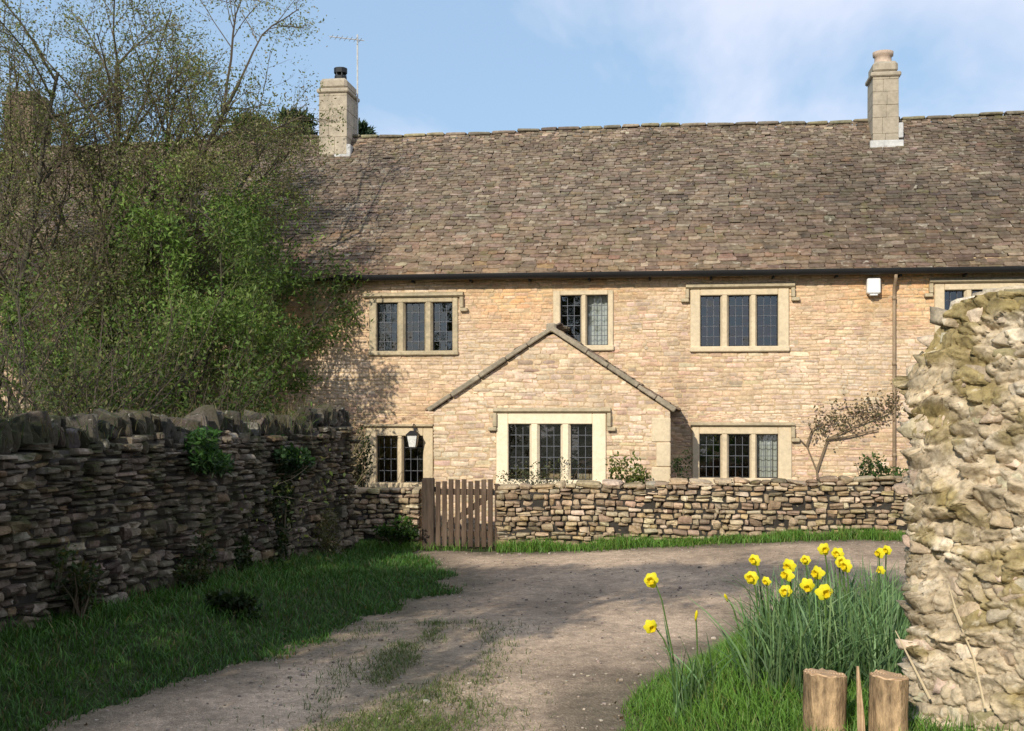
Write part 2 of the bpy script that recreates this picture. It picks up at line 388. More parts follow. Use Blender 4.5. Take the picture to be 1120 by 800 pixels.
# ------------------------------------------------------------------ terrain
LE = np.array([(-3.6, -8), (-3.5, 4), (-3.2, 6), (-2.6, 7.67), (-2.31, 8.34), (-1.82, 9.2), (-1.31, 10.65), (-.78, 12.4), (-.7, 13.3), (-.88, 14.6), (-1.35, 15.7), (-1.55, 16.6)])
TE = np.array([(.3, -8), (.42, 4), (.55, 6), (.65, 7), (.85, 7.8), (1.2, 8.6), (2.0, 9.9), (3.2, 11.3), (5, 12.5), (8, 13.3), (14, 13.8), (40, 14)])
LW = np.array([(-5.3, 3.4), (-4.75, 5.6), (-3.92, 9.0), (-3.05, 12.5), (-2.32, 15.9)])     # left dry-stone wall
def left_edge(y): return np.interp(y, LE[:, 1], LE[:, 0])
def toe_x(y): return np.interp(y, TE[:, 1], TE[:, 0])
def toe_dist(x, y):
    x = np.asarray(x, float); y = np.asarray(y, float)
    best = np.full(np.broadcast(x, y).shape, 1e9)
    for a, b in zip(TE[:-1], TE[1:]):
        ab = b - a; t = np.clip(((x - a[0]) * ab[0] + (y - a[1]) * ab[1]) / (ab @ ab), 0, 1)
        best = np.minimum(best, np.hypot(x - a[0] - t * ab[0], y - a[1] - t * ab[1]))
    return np.where(x > toe_x(y), best, -best)
def wall_base_y(x): return 16.55 - (np.asarray(x) + 1.5) * .125          # garden wall line
def ground(x, y):
    x = np.asarray(x, float); y = np.asarray(y, float)
    z = .24 * sstep(-.5, 5, x) * sstep(9, 15.5, y)
    d = toe_dist(x, y)
    z = z + .5 * sstep(-.05, .85, d) * (1 - .5 * sstep(7, 11, y))
    dl = left_edge(y) - x
    z = z + .24 * sstep(0, 1.5, dl) * (1 - .8 * sstep(11, 15.5, y))
    z = z + .05 * (fbm(x * .9, y * .9, 5) - .5) + .02 * (fbm(x * 4, y * 4, 9) - .5)
    far = np.hypot(x, y - 10); z = z * (1 - sstep(25, 60, far)) - .1 * sstep(16.9, 18, y) * (1 - sstep(25, 60, far))
    return z
def axis(lo, hi, st, far):
    a = np.arange(lo, hi + 1e-6, st); e = []
    g = st * 2
    p = hi
    while p < far: p += g; e.append(p); g *= 1.5
    n = []; g = st * 2; p = lo
    while p > -far: p -= g; n.append(p); g *= 1.5
    return np.concatenate([n[::-1], a, e])
def grid_mesh(name, xs, ys, zf, mtl, keep=None, colf=None, dz=0.0):
    X, Y = np.meshgrid(xs, ys); Z = zf(X, Y) + dz
    n = len(xs); i = np.arange(len(ys) - 1)[:, None] * n; j = np.arange(n - 1)[None]
    f = np.stack([i + j, i + j + 1, i + n + j + 1, i + n + j], -1).reshape(-1, 4)
    V = np.stack([X.ravel(), Y.ravel(), Z.ravel()], 1)
    if keep is not None:
        k = keep(X, Y).ravel(); f = f[k[f].all(1)]
    mb = MB(); mb.add(V, f, colf(X, Y).reshape(-1, 3) if colf else (.3, .3, .3))
    return mb.build(name, mtl, smooth=True)
tag(grid_mesh('ground', axis(-9, 11, .12, 900), axis(1, 20, .12, 900), ground, M['turf']), kind='structure')

def lane_mask(x, y, soft=0.0):
    w = (fbm(x * 2.2, y * 2.2, 21) - .5) * .5
    l = x - left_edge(y); r = -toe_dist(x, y); g = (wall_base_y(x) - .42) - y
    return np.minimum(np.minimum(l, r), g) + w
def lane_col(X, Y):
    base = np.array([.45, .33, .228]); X = np.asarray(X)
    n = fbm(X * .7, Y * .35, 33)[..., None]; n2 = fbm(X * 3, Y * 1.5, 40)[..., None]
    n3 = fbm(X * .9 + 3, Y * 2.6, 47)[..., None]
    c = base * (.6 + .8 * n) * (.75 + .5 * n2) * (.7 + .6 * n3)
    m = np.exp(-((X + .75) / .42) ** 2) * sstep(13, 8.5, Y)                      # worn grassy middle
    c = c * (1 - .45 * m[..., None]) + np.array([.09, .085, .04]) * .45 * m[..., None]
    tr = np.maximum(np.exp(-((X + 1.45) / .22) ** 2), np.exp(-((X - .05) / .24) ** 2)) * sstep(14, 9, Y); c = c * (1 + .22 * tr[..., None])
    e = sstep(.75, 0, lane_mask(X, Y) + .5 * (fbm(X * 3, Y * 3, 52) - .5))[..., None] * .75
    c = c * (1 - e) + np.array([.10, .085, .055]) * e
    return c
xs = np.arange(-4.2, 13, .07); ys = np.arange(3, 17, .07)
tag(grid_mesh('lane', xs, ys, ground, M['lane'], keep=lambda x, y: lane_mask(x, y) > -.06, colf=lane_col, dz=.012), kind='structure')
# loose pebbles
n = 3000; P = np.stack([rng.uniform(-3, 6, n), 6.5 + 9.8 * rng.uniform(0, 1, n) ** 1.3], 1); P = P[(lane_mask(P[:, 0], P[:, 1]) > .02)]
n = len(P); r = rng.uniform(.005, .014, n) * np.where(rng.uniform(0, 1, n) > .96, 1.8, 1)
mb = MB(); stones(mb, np.column_stack([P, ground(P[:, 0], P[:, 1]) + .012 + r * .25]), np.column_stack([r, r * .8, r * .6]), np.column_stack([rng.normal(0, 1, (n, 2)), np.zeros(n)]),
       palette(n, [(.30, .24, .19), (.40, .34, .27), (.20, .16, .13)], [3, 2, 2]), e=3, amp=.15, tm=_tmpl(1))
tag(mb.build('loose_gravel', M['wall_garden']), 'loose pebbles scattered over the gravel lane', 'gravel', kind='stuff')

# ------------------------------------------------------------------ sky + sun + camera
EL = R(27); AZ = (-.41, -.91)
sun_dir = Vector((AZ[0] * math.cos(EL), AZ[1] * math.cos(EL), math.sin(EL))).normalized()
w = bpy.data.worlds.new('World'); bpy.context.scene.world = w; w.use_nodes = True
nt = w.node_tree; bg = nt.nodes['Background']
sky = nt.nodes.new('ShaderNodeTexSky'); sky.sky_type = 'NISHITA'; sky.sun_disc = False
sky.sun_elevation = EL; sky.sun_rotation = math.atan2(AZ[0], AZ[1]); sky.air_density = 1.0; sky.dust_density = .6; sky.ozone_density = 2.0
tc = nt.nodes.new('ShaderNodeTexCoord'); sx = nt.nodes.new('ShaderNodeSeparateXYZ'); nt.links.new(tc.outputs['Generated'], sx.inputs[0])
ad = nd(nt, 'ShaderNodeMath', operation='ADD'); lk(nt, sx.outputs[2], ad.inputs[0]); ad.inputs[1].default_value = .22
dv = nd(nt, 'ShaderNodeVectorMath', operation='DIVIDE'); lk(nt, tc.outputs['Generated'], dv.inputs[0])
cb = nd(nt, 'ShaderNodeCombineXYZ')
for k in range(3): lk(nt, ad.outputs[0], cb.inputs[k])
lk(nt, cb.outputs[0], dv.inputs[1])
mp = nd(nt, 'ShaderNodeMapping'); mp.inputs['Location'].default_value = (1.15, .35, 0); mp.inputs['Scale'].default_value = (.8, .55, .8); lk(nt, dv.outputs[0], mp.inputs[0])
cn = noise(nt, 1.5, 6, .55, mp.outputs[0], .3)
# cloud cover grows towards the right
adx = nd(nt, 'ShaderNodeMath', operation='MULTIPLY_ADD'); lk(nt, sx.outputs[0], adx.inputs[0]); adx.inputs[1].default_value = .42; lk(nt, cn, adx.inputs[2])
cf = ramp(nt, adx.outputs[0], [(.46, 0), (.60, .82)])
skyc = mix(nt, sky.outputs[0], (5.7, 8.3, 11.6), .58)
skyc = mix(nt, skyc, (8.9, 9.4, 11.2), cf)
lk(nt, skyc, bg.inputs[0]); bg.inputs[1].default_value = .095
sl = bpy.data.lights.new('sun', 'SUN'); sl.energy = 4.6; sl.angle = R(.5); sl.color = (1, .93, .80)
so = bpy.data.objects.new('sun', sl); C.objects.link(so); so.rotation_euler = sun_dir.to_track_quat('Z', 'Y').to_euler(); so.location = sun_dir * 30
cam = bpy.data.cameras.new('camera'); co_ = bpy.data.objects.new('camera', cam); C.objects.link(co_)
co_.location = (0, 0, CAMZ); co_.rotation_euler = (R(90), 0, 0); cam.sensor_width = 36; cam.lens = F / 1120 * 36; cam.shift_y = (HZ - 400) / 1120; cam.clip_end = 3000; cam.clip_start = .05
sc = bpy.context.scene; sc.camera = co_
sc.view_settings.view_transform = 'Standard'; sc.view_settings.look = 'None'; sc.view_settings.exposure = 0

# ------------------------------------------------------------------ the cottage
cot = empty('cottage', (0, Y0, 0), -PSI)
tag(cot, 'long two-storey honey stone cottage with stone slate roof, mullioned windows and gabled porch', 'house')
XL, XR, DEP, ZB = -11.5, 10.8, 5.8, -.25
def lin(p, q, x): return p[1] + (q[1] - p[1]) * (np.asarray(x, float) - p[0]) / (q[0] - p[0])
EA, EB = hp(390, 298), hp(1115, 288)
RA, RB = hp(410, 150, DEP / 2), hp(1118, 127, DEP / 2)
def eave(x): return lin(EA, EB, x)
def ridge(x): return lin(RA, RB, x) + .025 * np.sin(np.asarray(x) * .9) + .01 * np.sin(np.asarray(x) * 3.1 + 1)

# windows: outer frame px box, light px boxes, hood
def rect(px0, px1, py0, py1, d=0):
    pm = (px0 + px1) / 2
    x0, _ = hp(px0, 400, d); x1, _ = hp(px1, 400, d); _, z1 = hp(pm, py0, d); _, z0 = hp(pm, py1, d)
    return x0, x1, z0, z1
PD = -1.5
WIN = [  # outer, lights (px), light py range, hood (px0, px1, py_top, drop_left, drop_right), depth, kind
    dict(o=(404, 501, 326, 387), l=[(412, 434), (443, 464), (473, 495)], ly=(331, 384), hood=(398, 507, 320, 0, 12), d=0, mt='ashlar_dirty'),
    dict(o=(605, 671, 318, 382), l=[(613, 635), (642, 665)], ly=(323, 378), hood=None, d=0, mt='ashlar', curtain=[1]),
    dict(o=(755, 863, 316, 383), l=[(766, 788), (797, 820), (828, 851)], ly=(323, 379), hood=(750, 869, 310, 10, 10), d=0, mt='ashlar'),
    dict(o=(400, 474, 468, 532), l=[(412, 434), (441, 463)], ly=(477, 528), hood=(398, 474, 464, 0, 0), d=0, mt='ashlar'),
    dict(o=(543, 663, 452, 532), l=[(556, 579), (590, 613), (624, 648)], ly=(464, 525), hood=(540, 668, 446, 14, 14), d=PD, mt='ashlar_clean'),
    dict(o=(757, 866, 467, 530), l=[(765, 788), (797, 820), (828, 851)], ly=(475, 523), hood=(755, 869, 462, 0, 12), d=0, mt='ashlar', curtain=[2]),
    dict(o=(1022, 1130, 310, 376), l=[(1033, 1055), (1064, 1087), (1096, 1119)], ly=(317, 372), hood=(1016, 1136, 304, 10, 10), d=0, mt='ashlar'),
    dict(o=(128, 212, 336, 396), l=[(137, 158), (165, 184), (191, 206)], ly=(343, 391), hood=(124, 217, 331, 8, 8), d=0, mt='ashlar'),
]
holes = {0: [], 1: []}
for W in WIN:
    W['r'] = rect(*W['o'], d=W['d'])
    holes[0 if W['d'] == 0 else 1].append(W['r'])

def plane_with_holes(mb, x0, x1, z0f, z1f, y, hs, flip=False, n=40):
    xs_ = sorted(set([x0, x1] + [h[0] + .02 for h in hs] + [h[1] - .02 for h in hs] + list(np.linspace(x0, x1, n))))
    for a, b in zip(xs_[:-1], xs_[1:]):
        m_ = (a + b) / 2; cut = sorted([(h[2] + .02, h[3] - .02) for h in hs if h[0] + .02 <= m_ <= h[1] - .02])
        lo = z0f(m_) if callable(z0f) else z0f
        segs = []; cur = None
        for (c, d) in cut: segs.append((cur, c)); cur = d
        segs.append((cur, None))
        for (p, q) in segs:
            za = zb = lo
            if p is not None: za = zb = p
            ta, tb = (z1f(a), z1f(b)) if q is None else (q, q)
            if ta <= za + 1e-4 and tb <= zb + 1e-4: continue
            mb.add([(a, y, za), (b, y, zb), (b, y, max(tb, zb)), (a, y, max(ta, za))], [[0, 1, 2, 3]])

def course_stones(x0f, x1f, zlo, zhi, y, hs, colf, hr=(.03, .075), wr=(.05, .21), gap=.002, proud=.003, topf=None, amp=.06, e=8):
    cen, half = [], []
    z = zlo
    while z < zhi:
        h = rng.uniform(*hr)
        a0, a1 = x0f(z + h / 2), x1f(z + h / 2)
        x = a0 + rng.uniform(-.1, .02) * 0
        while x < a1 - .03:
            wdt = rng.uniform(*wr) * (1 + .5 * (h - hr[0]) / (hr[1] - hr[0]))
            xe = min(x + wdt, a1)
            if a1 - xe < .06: xe = a1
            zz = z + (fbm(x * .9, z * 3, 3) - .5) * .16
            if topf is None or zz + h * .9 < topf((x + xe) / 2):
                parts = [(x, xe)]
                for (hx0, hx1, hz0, hz1) in hs:
                    if zz + h > hz0 + .01 and zz < hz1 - .01:
                        np_ = []
                        for (p, q) in parts:
                            if q <= hx0 or p >= hx1: np_.append((p, q)); continue
                            if p < hx0: np_.append((p, hx0))
                            if q > hx1: np_.append((hx1, q))
                        parts = np_
                for (p, q) in parts:
                    if q - p > .03:
                        if h > .1 and rng.uniform() < .16:      # two thin stones instead of one
                            for k in (0, 1):
                                cen.append(((p + q) / 2, 0, zz + h * (.25 + .5 * k))); half.append(((q - p) / 2 - gap * .5, 0, h * .25 - gap * .4))
                        else:
                            cen.append(((p + q) / 2, 0, zz + h / 2)); half.append(((q - p) / 2 - gap * .5, 0, h / 2 - gap * .5))
            x = xe
        z += h
    cen = np.array(cen); half = np.array(half); N = len(cen)
    half[:, 1] = .05; cen[:, 1] = y + .05 - proud + rng.normal(0, .0022, N)
    mb = MB(); stones(mb, cen, half, np.tile([1.0, 0, 0], (N, 1)), colf(cen), e=e, amp=amp, tilt=.022, shear=.11)
    return mb

def facade_col(c):
    N = len(c); x, z = c[:, 0], c[:, 2]
    col = palette(N, [(.60, .37, .19), (.62, .40, .218), (.575, .348, .175), (.62, .43, .265), (.52, .355, .225)], [4, 3, 2, 2, .7], .05)
    grey = palette(N, [(.57, .41, .27), (.525, .37, .245), (.62, .465, .325), (.47, .34, .235)], [3, 2, 2, 1], .08)
    bx, _ = hp(860, 400); nx = fbm(x * .5, z * .7, 71)
    g = np.clip(.55 * sstep(3.3, 1.6, z) + sstep(.35, .7, nx + .28 * sstep(2.2, 4.5, x) * sstep(3.5, 2.2, z) + .30 * sstep(.4, -2.0, x - hp(420, 0)[0]) * sstep(3.4, 2.4, z)), 0, 1)[:, None]
    col = col * (1 - g) + grey * g
    pale = (sstep(.9, .0, np.hypot(x - hp(372, 0)[0], (z - hp(372, 410)[1]) * 1.3)) * .7)[:, None]      # bleached limewash patch
    pale = np.maximum(pale, (sstep(.55, .0, np.hypot((x - hp(868, 0)[0]), (z - hp(868, 425)[1]) * .6)) * .5)[:, None])
    pale = np.maximum(pale, .45 * sstep(.5, .72, fbm(x * .8 + 5, z * 1.1, 97, 5))[:, None]); dk = .22 * sstep(.52, .75, fbm(x * 1.1 + 9, z * .5, 99, 5))[:, None]; col = col * (1 - dk)
    return col * (1 - pale) + np.array([.66, .535, .40]) * pale * rng.normal(1, .06, (N, 1))

# backing shell
mb = MB()
plane_with_holes(mb, XL, XR, ZB, lambda x: float(eave(x)) + .1, .006, holes[0])
mb.build('mortar_backing', M['mortar'], cot)['label'] = 'pale lime mortar between the facade stones'
mb = MB()
def gx(x): return [(x, .006, ZB), (x, DEP, ZB), (x, DEP, float(eave(x))), (x, DEP / 2, float(ridge(x)) - .08), (x, .006, float(eave(x)))]
mb.add(gx(XL), [[0, 1, 2, 3, 4]]); mb.add(gx(XR), [[4, 3, 2, 1, 0]])
mb.add([(XL, DEP, ZB), (XR, DEP, ZB), (XR, DEP, float(eave(XR))), (XL, DEP, float(eave(XL)))], [[0, 1, 2, 3]])
mb.build('end_and_rear_wall', M['rubble_side'], cot)
fx0, fx1 = hp(-40, 400)[0], hp(1160, 400)[0]
px0, _ = hp(474, 400, PD); px1, _ = hp(733, 400, PD); apx, apz = hp(603, 362, PD); _, pez = hp(474, 449, PD); _, pez2 = hp(733, 447, PD)
pex = (pez + pez2) / 2
pholes = [(px0 + .04, px1 - .04, ZB - 1, pex - .1)]
mb = course_stones(lambda z: fx0, lambda z: fx1, ZB, 5, 0, holes[0], facade_col, topf=lambda x: float(eave(x)) + .06)
mb.build('facade_wall', M['facade'], cot)

# porch
def rake(x): return pex + (apz - pex) * (1 - abs(x - apx) / (apx - px0 if x < apx else px1 - apx))
def rx0(z): return px0 + max(0, (z - pex) / (apz - pex)) * (apx - px0)
def rx1(z): return px1 - max(0, (z - pex) / (apz - pex)) * (px1 - apx)
mb = MB()
plane_with_holes(mb, px0 + .01, px1 - .01, ZB, lambda x: rake(x) - .02, PD + .006, holes[1], n=30)
mb.build('porch_backing', M['mortar'], cot)
for x in (px0 + .005, px1 - .005):
    mb = MB(); mb.add([(x, PD + .006, ZB), (x, .0, ZB), (x, .0, pex), (x, PD + .006, pex)], [[0, 1, 2, 3]])
    mb.build('porch_side_wall', M['rubble_side'], cot)
def porch_col(c):
    N = len(c)
    col = palette(N, [(.555, .42, .29), (.51, .38, .265), (.60, .47, .34), (.45, .335, .235), (.56, .415, .275)], [3, 3, 2, 1.2, 2], .09)
    return col
qx, _ = hp(716, 400, PD)
mb = course_stones(rx0, rx1, ZB, apz - .05, PD, holes[1], porch_col, hr=(.035, .085), wr=(.06, .24))
mb.build('porch_gable_wall', M['facade'], cot)
mb = MB()                                                                   # big pale corner stones on the right of the porch
z = ZB
for k, hh in enumerate((.32, .30, .38, .34, .36, .36, .33)):
    if z + hh > pex - .03: hh = pex - .03 - z
    if hh < .1: break
    wq = .27 if k % 2 else .2
    mb.box(px1 - wq, px1 + .006, PD - .016, PD + .2, z + .004, z + hh - .004, .012); z += hh
mb.build('porch_quoin', M['ashlar'], cot)
# porch roof: decks, slates, raking copings
def slope_tiles(mb, A, B, up, n_, length, rows, wr, colf, thick=.014, ragged=.02, xc=None, keep=None):
    """A->B along the eave direction, up: unit vector up the slope, n_: outward normal"""
    A = np.array(A, float); B = np.array(B, float); u = B - A; Lx = np.linalg.norm(u); u /= Lx
    s = 0.0; cen, half, sv = [], [], []
    exps = np.linspace(rows[0], rows[1], 400)
    while s < length - .02:
        ex = np.interp(s / length, [0, 1], rows); x = rng.uniform(-.25, 0)
        while x < Lx:
            wd = rng.uniform(*wr) * (1.25 - .45 * s / length)
            cx = x + wd / 2; ln = ex * rng.uniform(1.5, 1.75)
            if 0 <= cx <= Lx:
                cen.append(A + u * cx + up * (s + ln / 2 - .04 + rng.normal(0, ragged * .5)) + n_ * (.016 + abs(rng.normal(0, .004)))); half.append((wd / 2 - .003, thick * rng.uniform(.7, 1.5), ln / 2)); sv.append(s / length)
            x += wd
        s += ex
    cen = np.array(cen); half = np.array(half); N = len(cen)
    # tilt: lower edge proud
    tl = 2.4 * thick / (half[:, 2] * 2)
    up_t = up[None] - n_[None] * tl[:, None]; up_t /= np.linalg.norm(up_t, axis=1)[:, None]
    nn = np.cross(up_t, np.tile(u, (N, 1)));  nn /= np.linalg.norm(nn, axis=1)[:, None]
    if (nn @ n_).mean() < 0: nn = -nn
    stones(mb, cen, half, np.tile(u, (N, 1)), colf(cen, np.array(sv)), e=9, amp=.05, tilt=.02, shear=.05, nrm=nn)
def slate_col(c, s):
    N = len(c)
    col = palette(N, [(.188, .142, .102), (.162, .124, .09), (.215, .166, .12), (.137, .105, .079), (.27, .218, .162), (.208, .145, .094)], [4, 3, 2.5, 1.5, .8, .6], .085)
    n_ = fbm(c[:, 0] * .35, s * 2.5, 55)
    g = sstep(.4, .75, n_)[:, None]; col = col * (1 - .35 * g)
    w_ = sstep(.45, .0, s)[:, None]; col = col * (1 + w_ * np.array([.16, .06, -.02]))
    edge = sstep(.88, 1, s)[:, None]; pale = rng.uniform(0, 1, (N, 1)) < .35
    return np.where(pale, col * (1 + .8 * edge), col)
mb = MB(); mt_ = MB()
for sgn, xe, xs_ in ((-1, px0, apx), (1, px1, apx)):
    ev = np.array([xe + sgn * .07, 0, pex - .05]); ap = np.array([apx, 0, apz])
    d_ = ap - ev; L_ = np.linalg.norm(d_); up = d_ / L_
    nn = np.array([sgn * d_[2], 0, abs(d_[0])]); nn /= np.linalg.norm(nn)
    yy = (PD + .03, .35)
    a = ev + nn * .03
    mb.add([(a[0], yy[0], a[2]), (a[0], yy[1], a[2]), (ap[0], yy[1], ap[2] + .03), (ap[0], yy[0], ap[2] + .03)], [[0, 1, 2, 3]])
    A = np.array([ev[0], yy[0] + .1, ev[2]]) + nn * .04; B = np.array([ev[0], yy[1], ev[2]]) + nn * .04
    slope_tiles(mt_, A, B, up, nn, L_, (.17, .14), (.15, .3), slate_col)
pr = mt_.build('porch_roof', M['slate'], cot); mb.build('porch_roof_deck', M['roofdeck'], pr)
mb = MB()
for sgn, xe in ((-1, px0), (1, px1)):
    ev = np.array([xe + sgn * .06, 0, pex - .04]); ap = np.array([apx, 0, apz + .0]); d_ = ap - ev; L_ = np.linalg.norm(d_); up = d_ / L_
    nn = np.array([sgn * d_[2], 0, abs(d_[0])]); nn /= np.linalg.norm(nn)
    s = 0
    while s < L_ - .02:
        l = min(rng.uniform(.3, .55), L_ - s)
        if L_ - s - l < .15: l = L_ - s
        c0 = ev + up * (s + l / 2) + nn * rng.uniform(.022, .034); th = rng.uniform(.03, .04)
        Mx = Matrix(((up[0], 0, nn[0], c0[0]), (0, 1, 0, PD + .10), (up[2], 0, nn[2], c0[2]), (0, 0, 0, 1)))
        mb.box(-l / 2 + .004, l / 2 - .004, -.17 - rng.uniform(0, .02), .16, -th, th, .012, M=Mx); s += l
mb.build('porch_coping', M['coping'], cot)
mb = MB(); mb.box(apx - .07, apx + .07, PD - .06, PD + .1, apz - .02, apz + .11, .02); mb.build('porch_apex_stone', M['coping'], cot)

# main roof
def roof_pt(x, s):   # s 0 eave .. 1 ridge (front)
    return np.array([x, -.16 + (DEP / 2 + .16) * s, float(eave(x)) - .10 + (float(ridge(x)) - float(eave(x)) + .10) * s])
mb = MB(); nxs = np.linspace(XL - .15, XR + .15, 60)
v = []
for x in nxs: v += [roof_pt(x, 0) - [0, 0, .05], roof_pt(x, 1) - [0, 0, .05], (x, DEP + .16, float(eave(x)) - .15)]
v = np.array(v); i = np.arange(len(nxs) - 1)[:, None] * 3
mb.add(v, [i + np.array([0, 3, 4, 1]), i + np.array([1, 4, 5, 2])])
roof_deck = mb
mb = MB()
s = 0.0; Ls = np.linalg.norm(roof_pt(0, 1) - roof_pt(0, 0)); cen, half, ups, sv = [], [], [], []
rx_a, rx_b = hp(-40, 300)[0], XR + .1
while s < Ls - .03:
    ex = np.interp(s / Ls, [0, 1], (.098, .060)); x = rx_a + rng.uniform(-.3, 0)
    while x < rx_b:
        wd = rng.uniform(.09, .26) * (1.25 - .6 * s / Ls); cx = x + wd / 2; ln = ex * rng.uniform(1.55, 1.8)
        p0, p1 = roof_pt(cx, 0), roof_pt(cx, 1); up = (p1 - p0) / np.linalg.norm(p1 - p0)
        wav = .03 * (fbm(cx * .6, s * .8, 91) - .5)
        nn = np.array([0, -up[2], up[1]])
        cen.append(p0 + up * (s + ln / 2 - .05 + rng.normal(0, .011)) + nn * (.02 + wav + abs(rng.normal(0, .005)))); half.append((wd / 2 - .002, .010 * rng.uniform(.7, 1.6), ln / 2)); ups.append(up); sv.append(s / Ls)
        x += wd
    s += ex
cen = np.array(cen); half = np.array(half); ups = np.array(ups); sv = np.array(sv); N = len(cen)
nn = np.stack([np.zeros(N), -ups[:, 2], ups[:, 1]], 1)
tl = 2.6 * .010 / (half[:, 2] * 2); upt = ups - nn * tl[:, None]; upt /= np.linalg.norm(upt, axis=1)[:, None]
nn = np.stack([np.zeros(N), -upt[:, 2], upt[:, 1]], 1)
stones(mb, cen, half, np.tile([1.0, 0, 0], (N, 1)), slate_col(cen, sv), e=9, amp=.06, tilt=.022, shear=.06, nrm=nn)
# ridge stones
xr = rx_a; cen, half = [], []
while xr < rx_b:
    l = rng.uniform(.3, .5); p = roof_pt(xr + l / 2, 1); cen.append(p + [0, 0, .01]); half.append((l / 2 - .003, .12, .028)); xr += l
cen = np.array(cen); half = np.array(half); N = len(cen)
stones(mb, cen, half, np.tile([1.0, 0, 0], (N, 1)), palette(N, [(.21, .18, .13), (.17, .14, .11), (.25, .22, .14)], [2, 2, 1]), e=7, amp=.05, tilt=.01)
roof = mb.build('roof', M['slate'], cot); roof_deck.build('roof_deck', M['roofdeck'], roof)
# gutter
gx0, gx1 = hp(372, 305)[0], XR + .1
mb = MB(); th = np.linspace(0, math.pi, 9)
gxs = np.linspace(gx0, gx1, 30); v = []
for x in gxs:
    zc = float(eave(x)) - .10
    for t in th: v.append((x, -.24 - .07 * math.cos(t), zc + .02 - .09 * math.sin(t)))
v = np.array(v); k = len(th); i = np.arange(len(gxs) - 1)[:, None, None] * k; j = np.arange(k - 1)[None, :, None]
mb.add(v, (i + j + np.array([0, 1, k + 1, k])).reshape(-1, 4))
for x in np.arange(gx0 + .3, gx1, .95): mb.box(x - .015, x + .015, -.2, .01, float(eave(x)) - .2, float(eave(x)) - .16, .003)
mb.build('gutter', M['gutter'], cot, smooth=True)
mb = MB()      # dark soffit board behind the gutter
for a, b in zip(gxs[:-1], gxs[1:]):
    z0 = float(eave((a + b) / 2)); mb.box(a + .002, b - .002, -.165, -.02, z0 - .125, z0 - .075, 0)
mb.build('eaves_board', M['gutter'], cot)
# downpipe
dx, _ = hp(977, 350); mb = MB(); ze = float(eave(dx))
mb.tube([(dx, -.235, ze - .17), (dx, -.22, ze - .24), (dx, -.085, ze - .36), (dx, -.08, ze - .5), (dx, -.08, 2.2), (dx, -.08, ZB)], .026, 8)
for zz in (ze - .55, 2.6, 1.2): mb.tube([(dx, -.08, zz), (dx, -.08, zz + .06)], .034, 8)
mb.build('downpipe', M['downpipe'], cot, smooth=True)
bx0, bz1 = hp(1104, 302)
# chimneys
def chimney(pxc, py_base, py_top, wpx, d, matn, pot, dpt=.62):
    xc, zt = hp(pxc, py_top, d); x0, _ = hp(pxc - wpx / 2, 100, d); x1, _ = hp(pxc + wpx / 2, 100, d)
    _, zb = hp(pxc, py_base, d); wd = x1 - x0
    y0 = d; y1 = d + dpt; mb = MB()
    zc_ = zb - .5
    while zc_ < zt - .21:
        zn = min(zc_ + rng.uniform(.2, .34), zt - .2)
        if zt - .2 - zn < .1: zn = zt - .2
        j_ = rng.uniform(0, .008, 4); xm_ = x0 + (x1 - x0) * rng.uniform(.35, .65)
        mb.box(x0 + j_[0], xm_ - .001, y0 + j_[1], y1, zc_ + .001, zn - .001, .005); mb.box(xm_ + .001, x1 - j_[2], y0 + j_[3], y1 - .004, zc_ + .001, zn - .001, .005); zc_ = zn
    mb.box(x0 + .02, x1 - .02, y0 + .02, y1 - .02, zb - .5, zt - .2, 0)
    ch = mb.build('chimney', M[matn], cot)
    mb = MB(); mb.box(x0 - .035, x1 + .035, y0 - .035, y1 + .035, zt - .28, zt - .199, .02)
    mb.box(x0 + .01, x1 - .01, y0 + .01, y1 - .01, zt - .201, zt - .0, .05)
    mb.build('chimney_cap', M[matn], ch)
    mb = MB()
    s_r = (y0 + .16) / (DEP / 2 + .16); zr_ = float(roof_pt(xc, s_r)[2])
    if pot: mb.box(x0 - .05, x1 + .07, y0 - .05, y0 + .02, zr_ - .06, zr_ + .12, .012)
    else: mb.box(x0 + .3, x1 + .07, y0 - .03, y0 + .02, zb - .12, zb - .02, .012)
    mb.box(x1 - .01, x1 + .07, y0 - .02, y1 * .6 + y0 * .4, zb - .1, zb + .16, .012)
    mb.build('flashing', M['lead'], ch)
    return ch, xc, (y0 + y1) / 2, zt, wd
ch, xc, yc, zt, wd = chimney(364, 168, 85, 31, DEP / 2 - .5, 'chimney', 0, .75)
ch['label'] = 'broad pale stone chimney with a black metal cowl'
mb = MB(); mb.tube([(xc + .04, yc, zt - .05), (xc + .04, yc, zt + .12)], .115, 14); mb.tube([(xc + .04, yc, zt + .18), (xc + .04, yc, zt + .27)], .125, 14)
for k in range(6):
    a = k * math.pi / 3; mb.tube([(xc + .04 + .1 * math.cos(a), yc + .1 * math.sin(a), zt + .1), (xc + .04 + .1 * math.cos(a), yc + .1 * math.sin(a), zt + .2)], .012, 5)
mb.build('cowl', M['gutter'], ch, smooth=False)
ch2, xc2, yc2, zt2, wd2 = chimney(969, 145, 66, 29, DEP / 2 - .62, 'chimney', 1, .6)
ch2['label'] = 'slender stone chimney with a clay pot'
mb = MB(); bm = bmesh.new()
prof = [(.15, 0), (.17, .05), (.15, .07), (.145, .16), (.175, .18), (.18, .25), (.13, .26), (.12, .1)]
for r_, z_ in prof: pass
nseg = 14; v = np.array([[(xc2 + r_ * math.cos(a), yc2 + r_ * math.sin(a), zt2 - .03 + z_) for a in np.arange(nseg) * 2 * math.pi / nseg] for r_, z_ in prof]).reshape(-1, 3)
i = np.arange(len(prof) - 1)[:, None, None] * nseg; j = np.arange(nseg)[None, :, None]
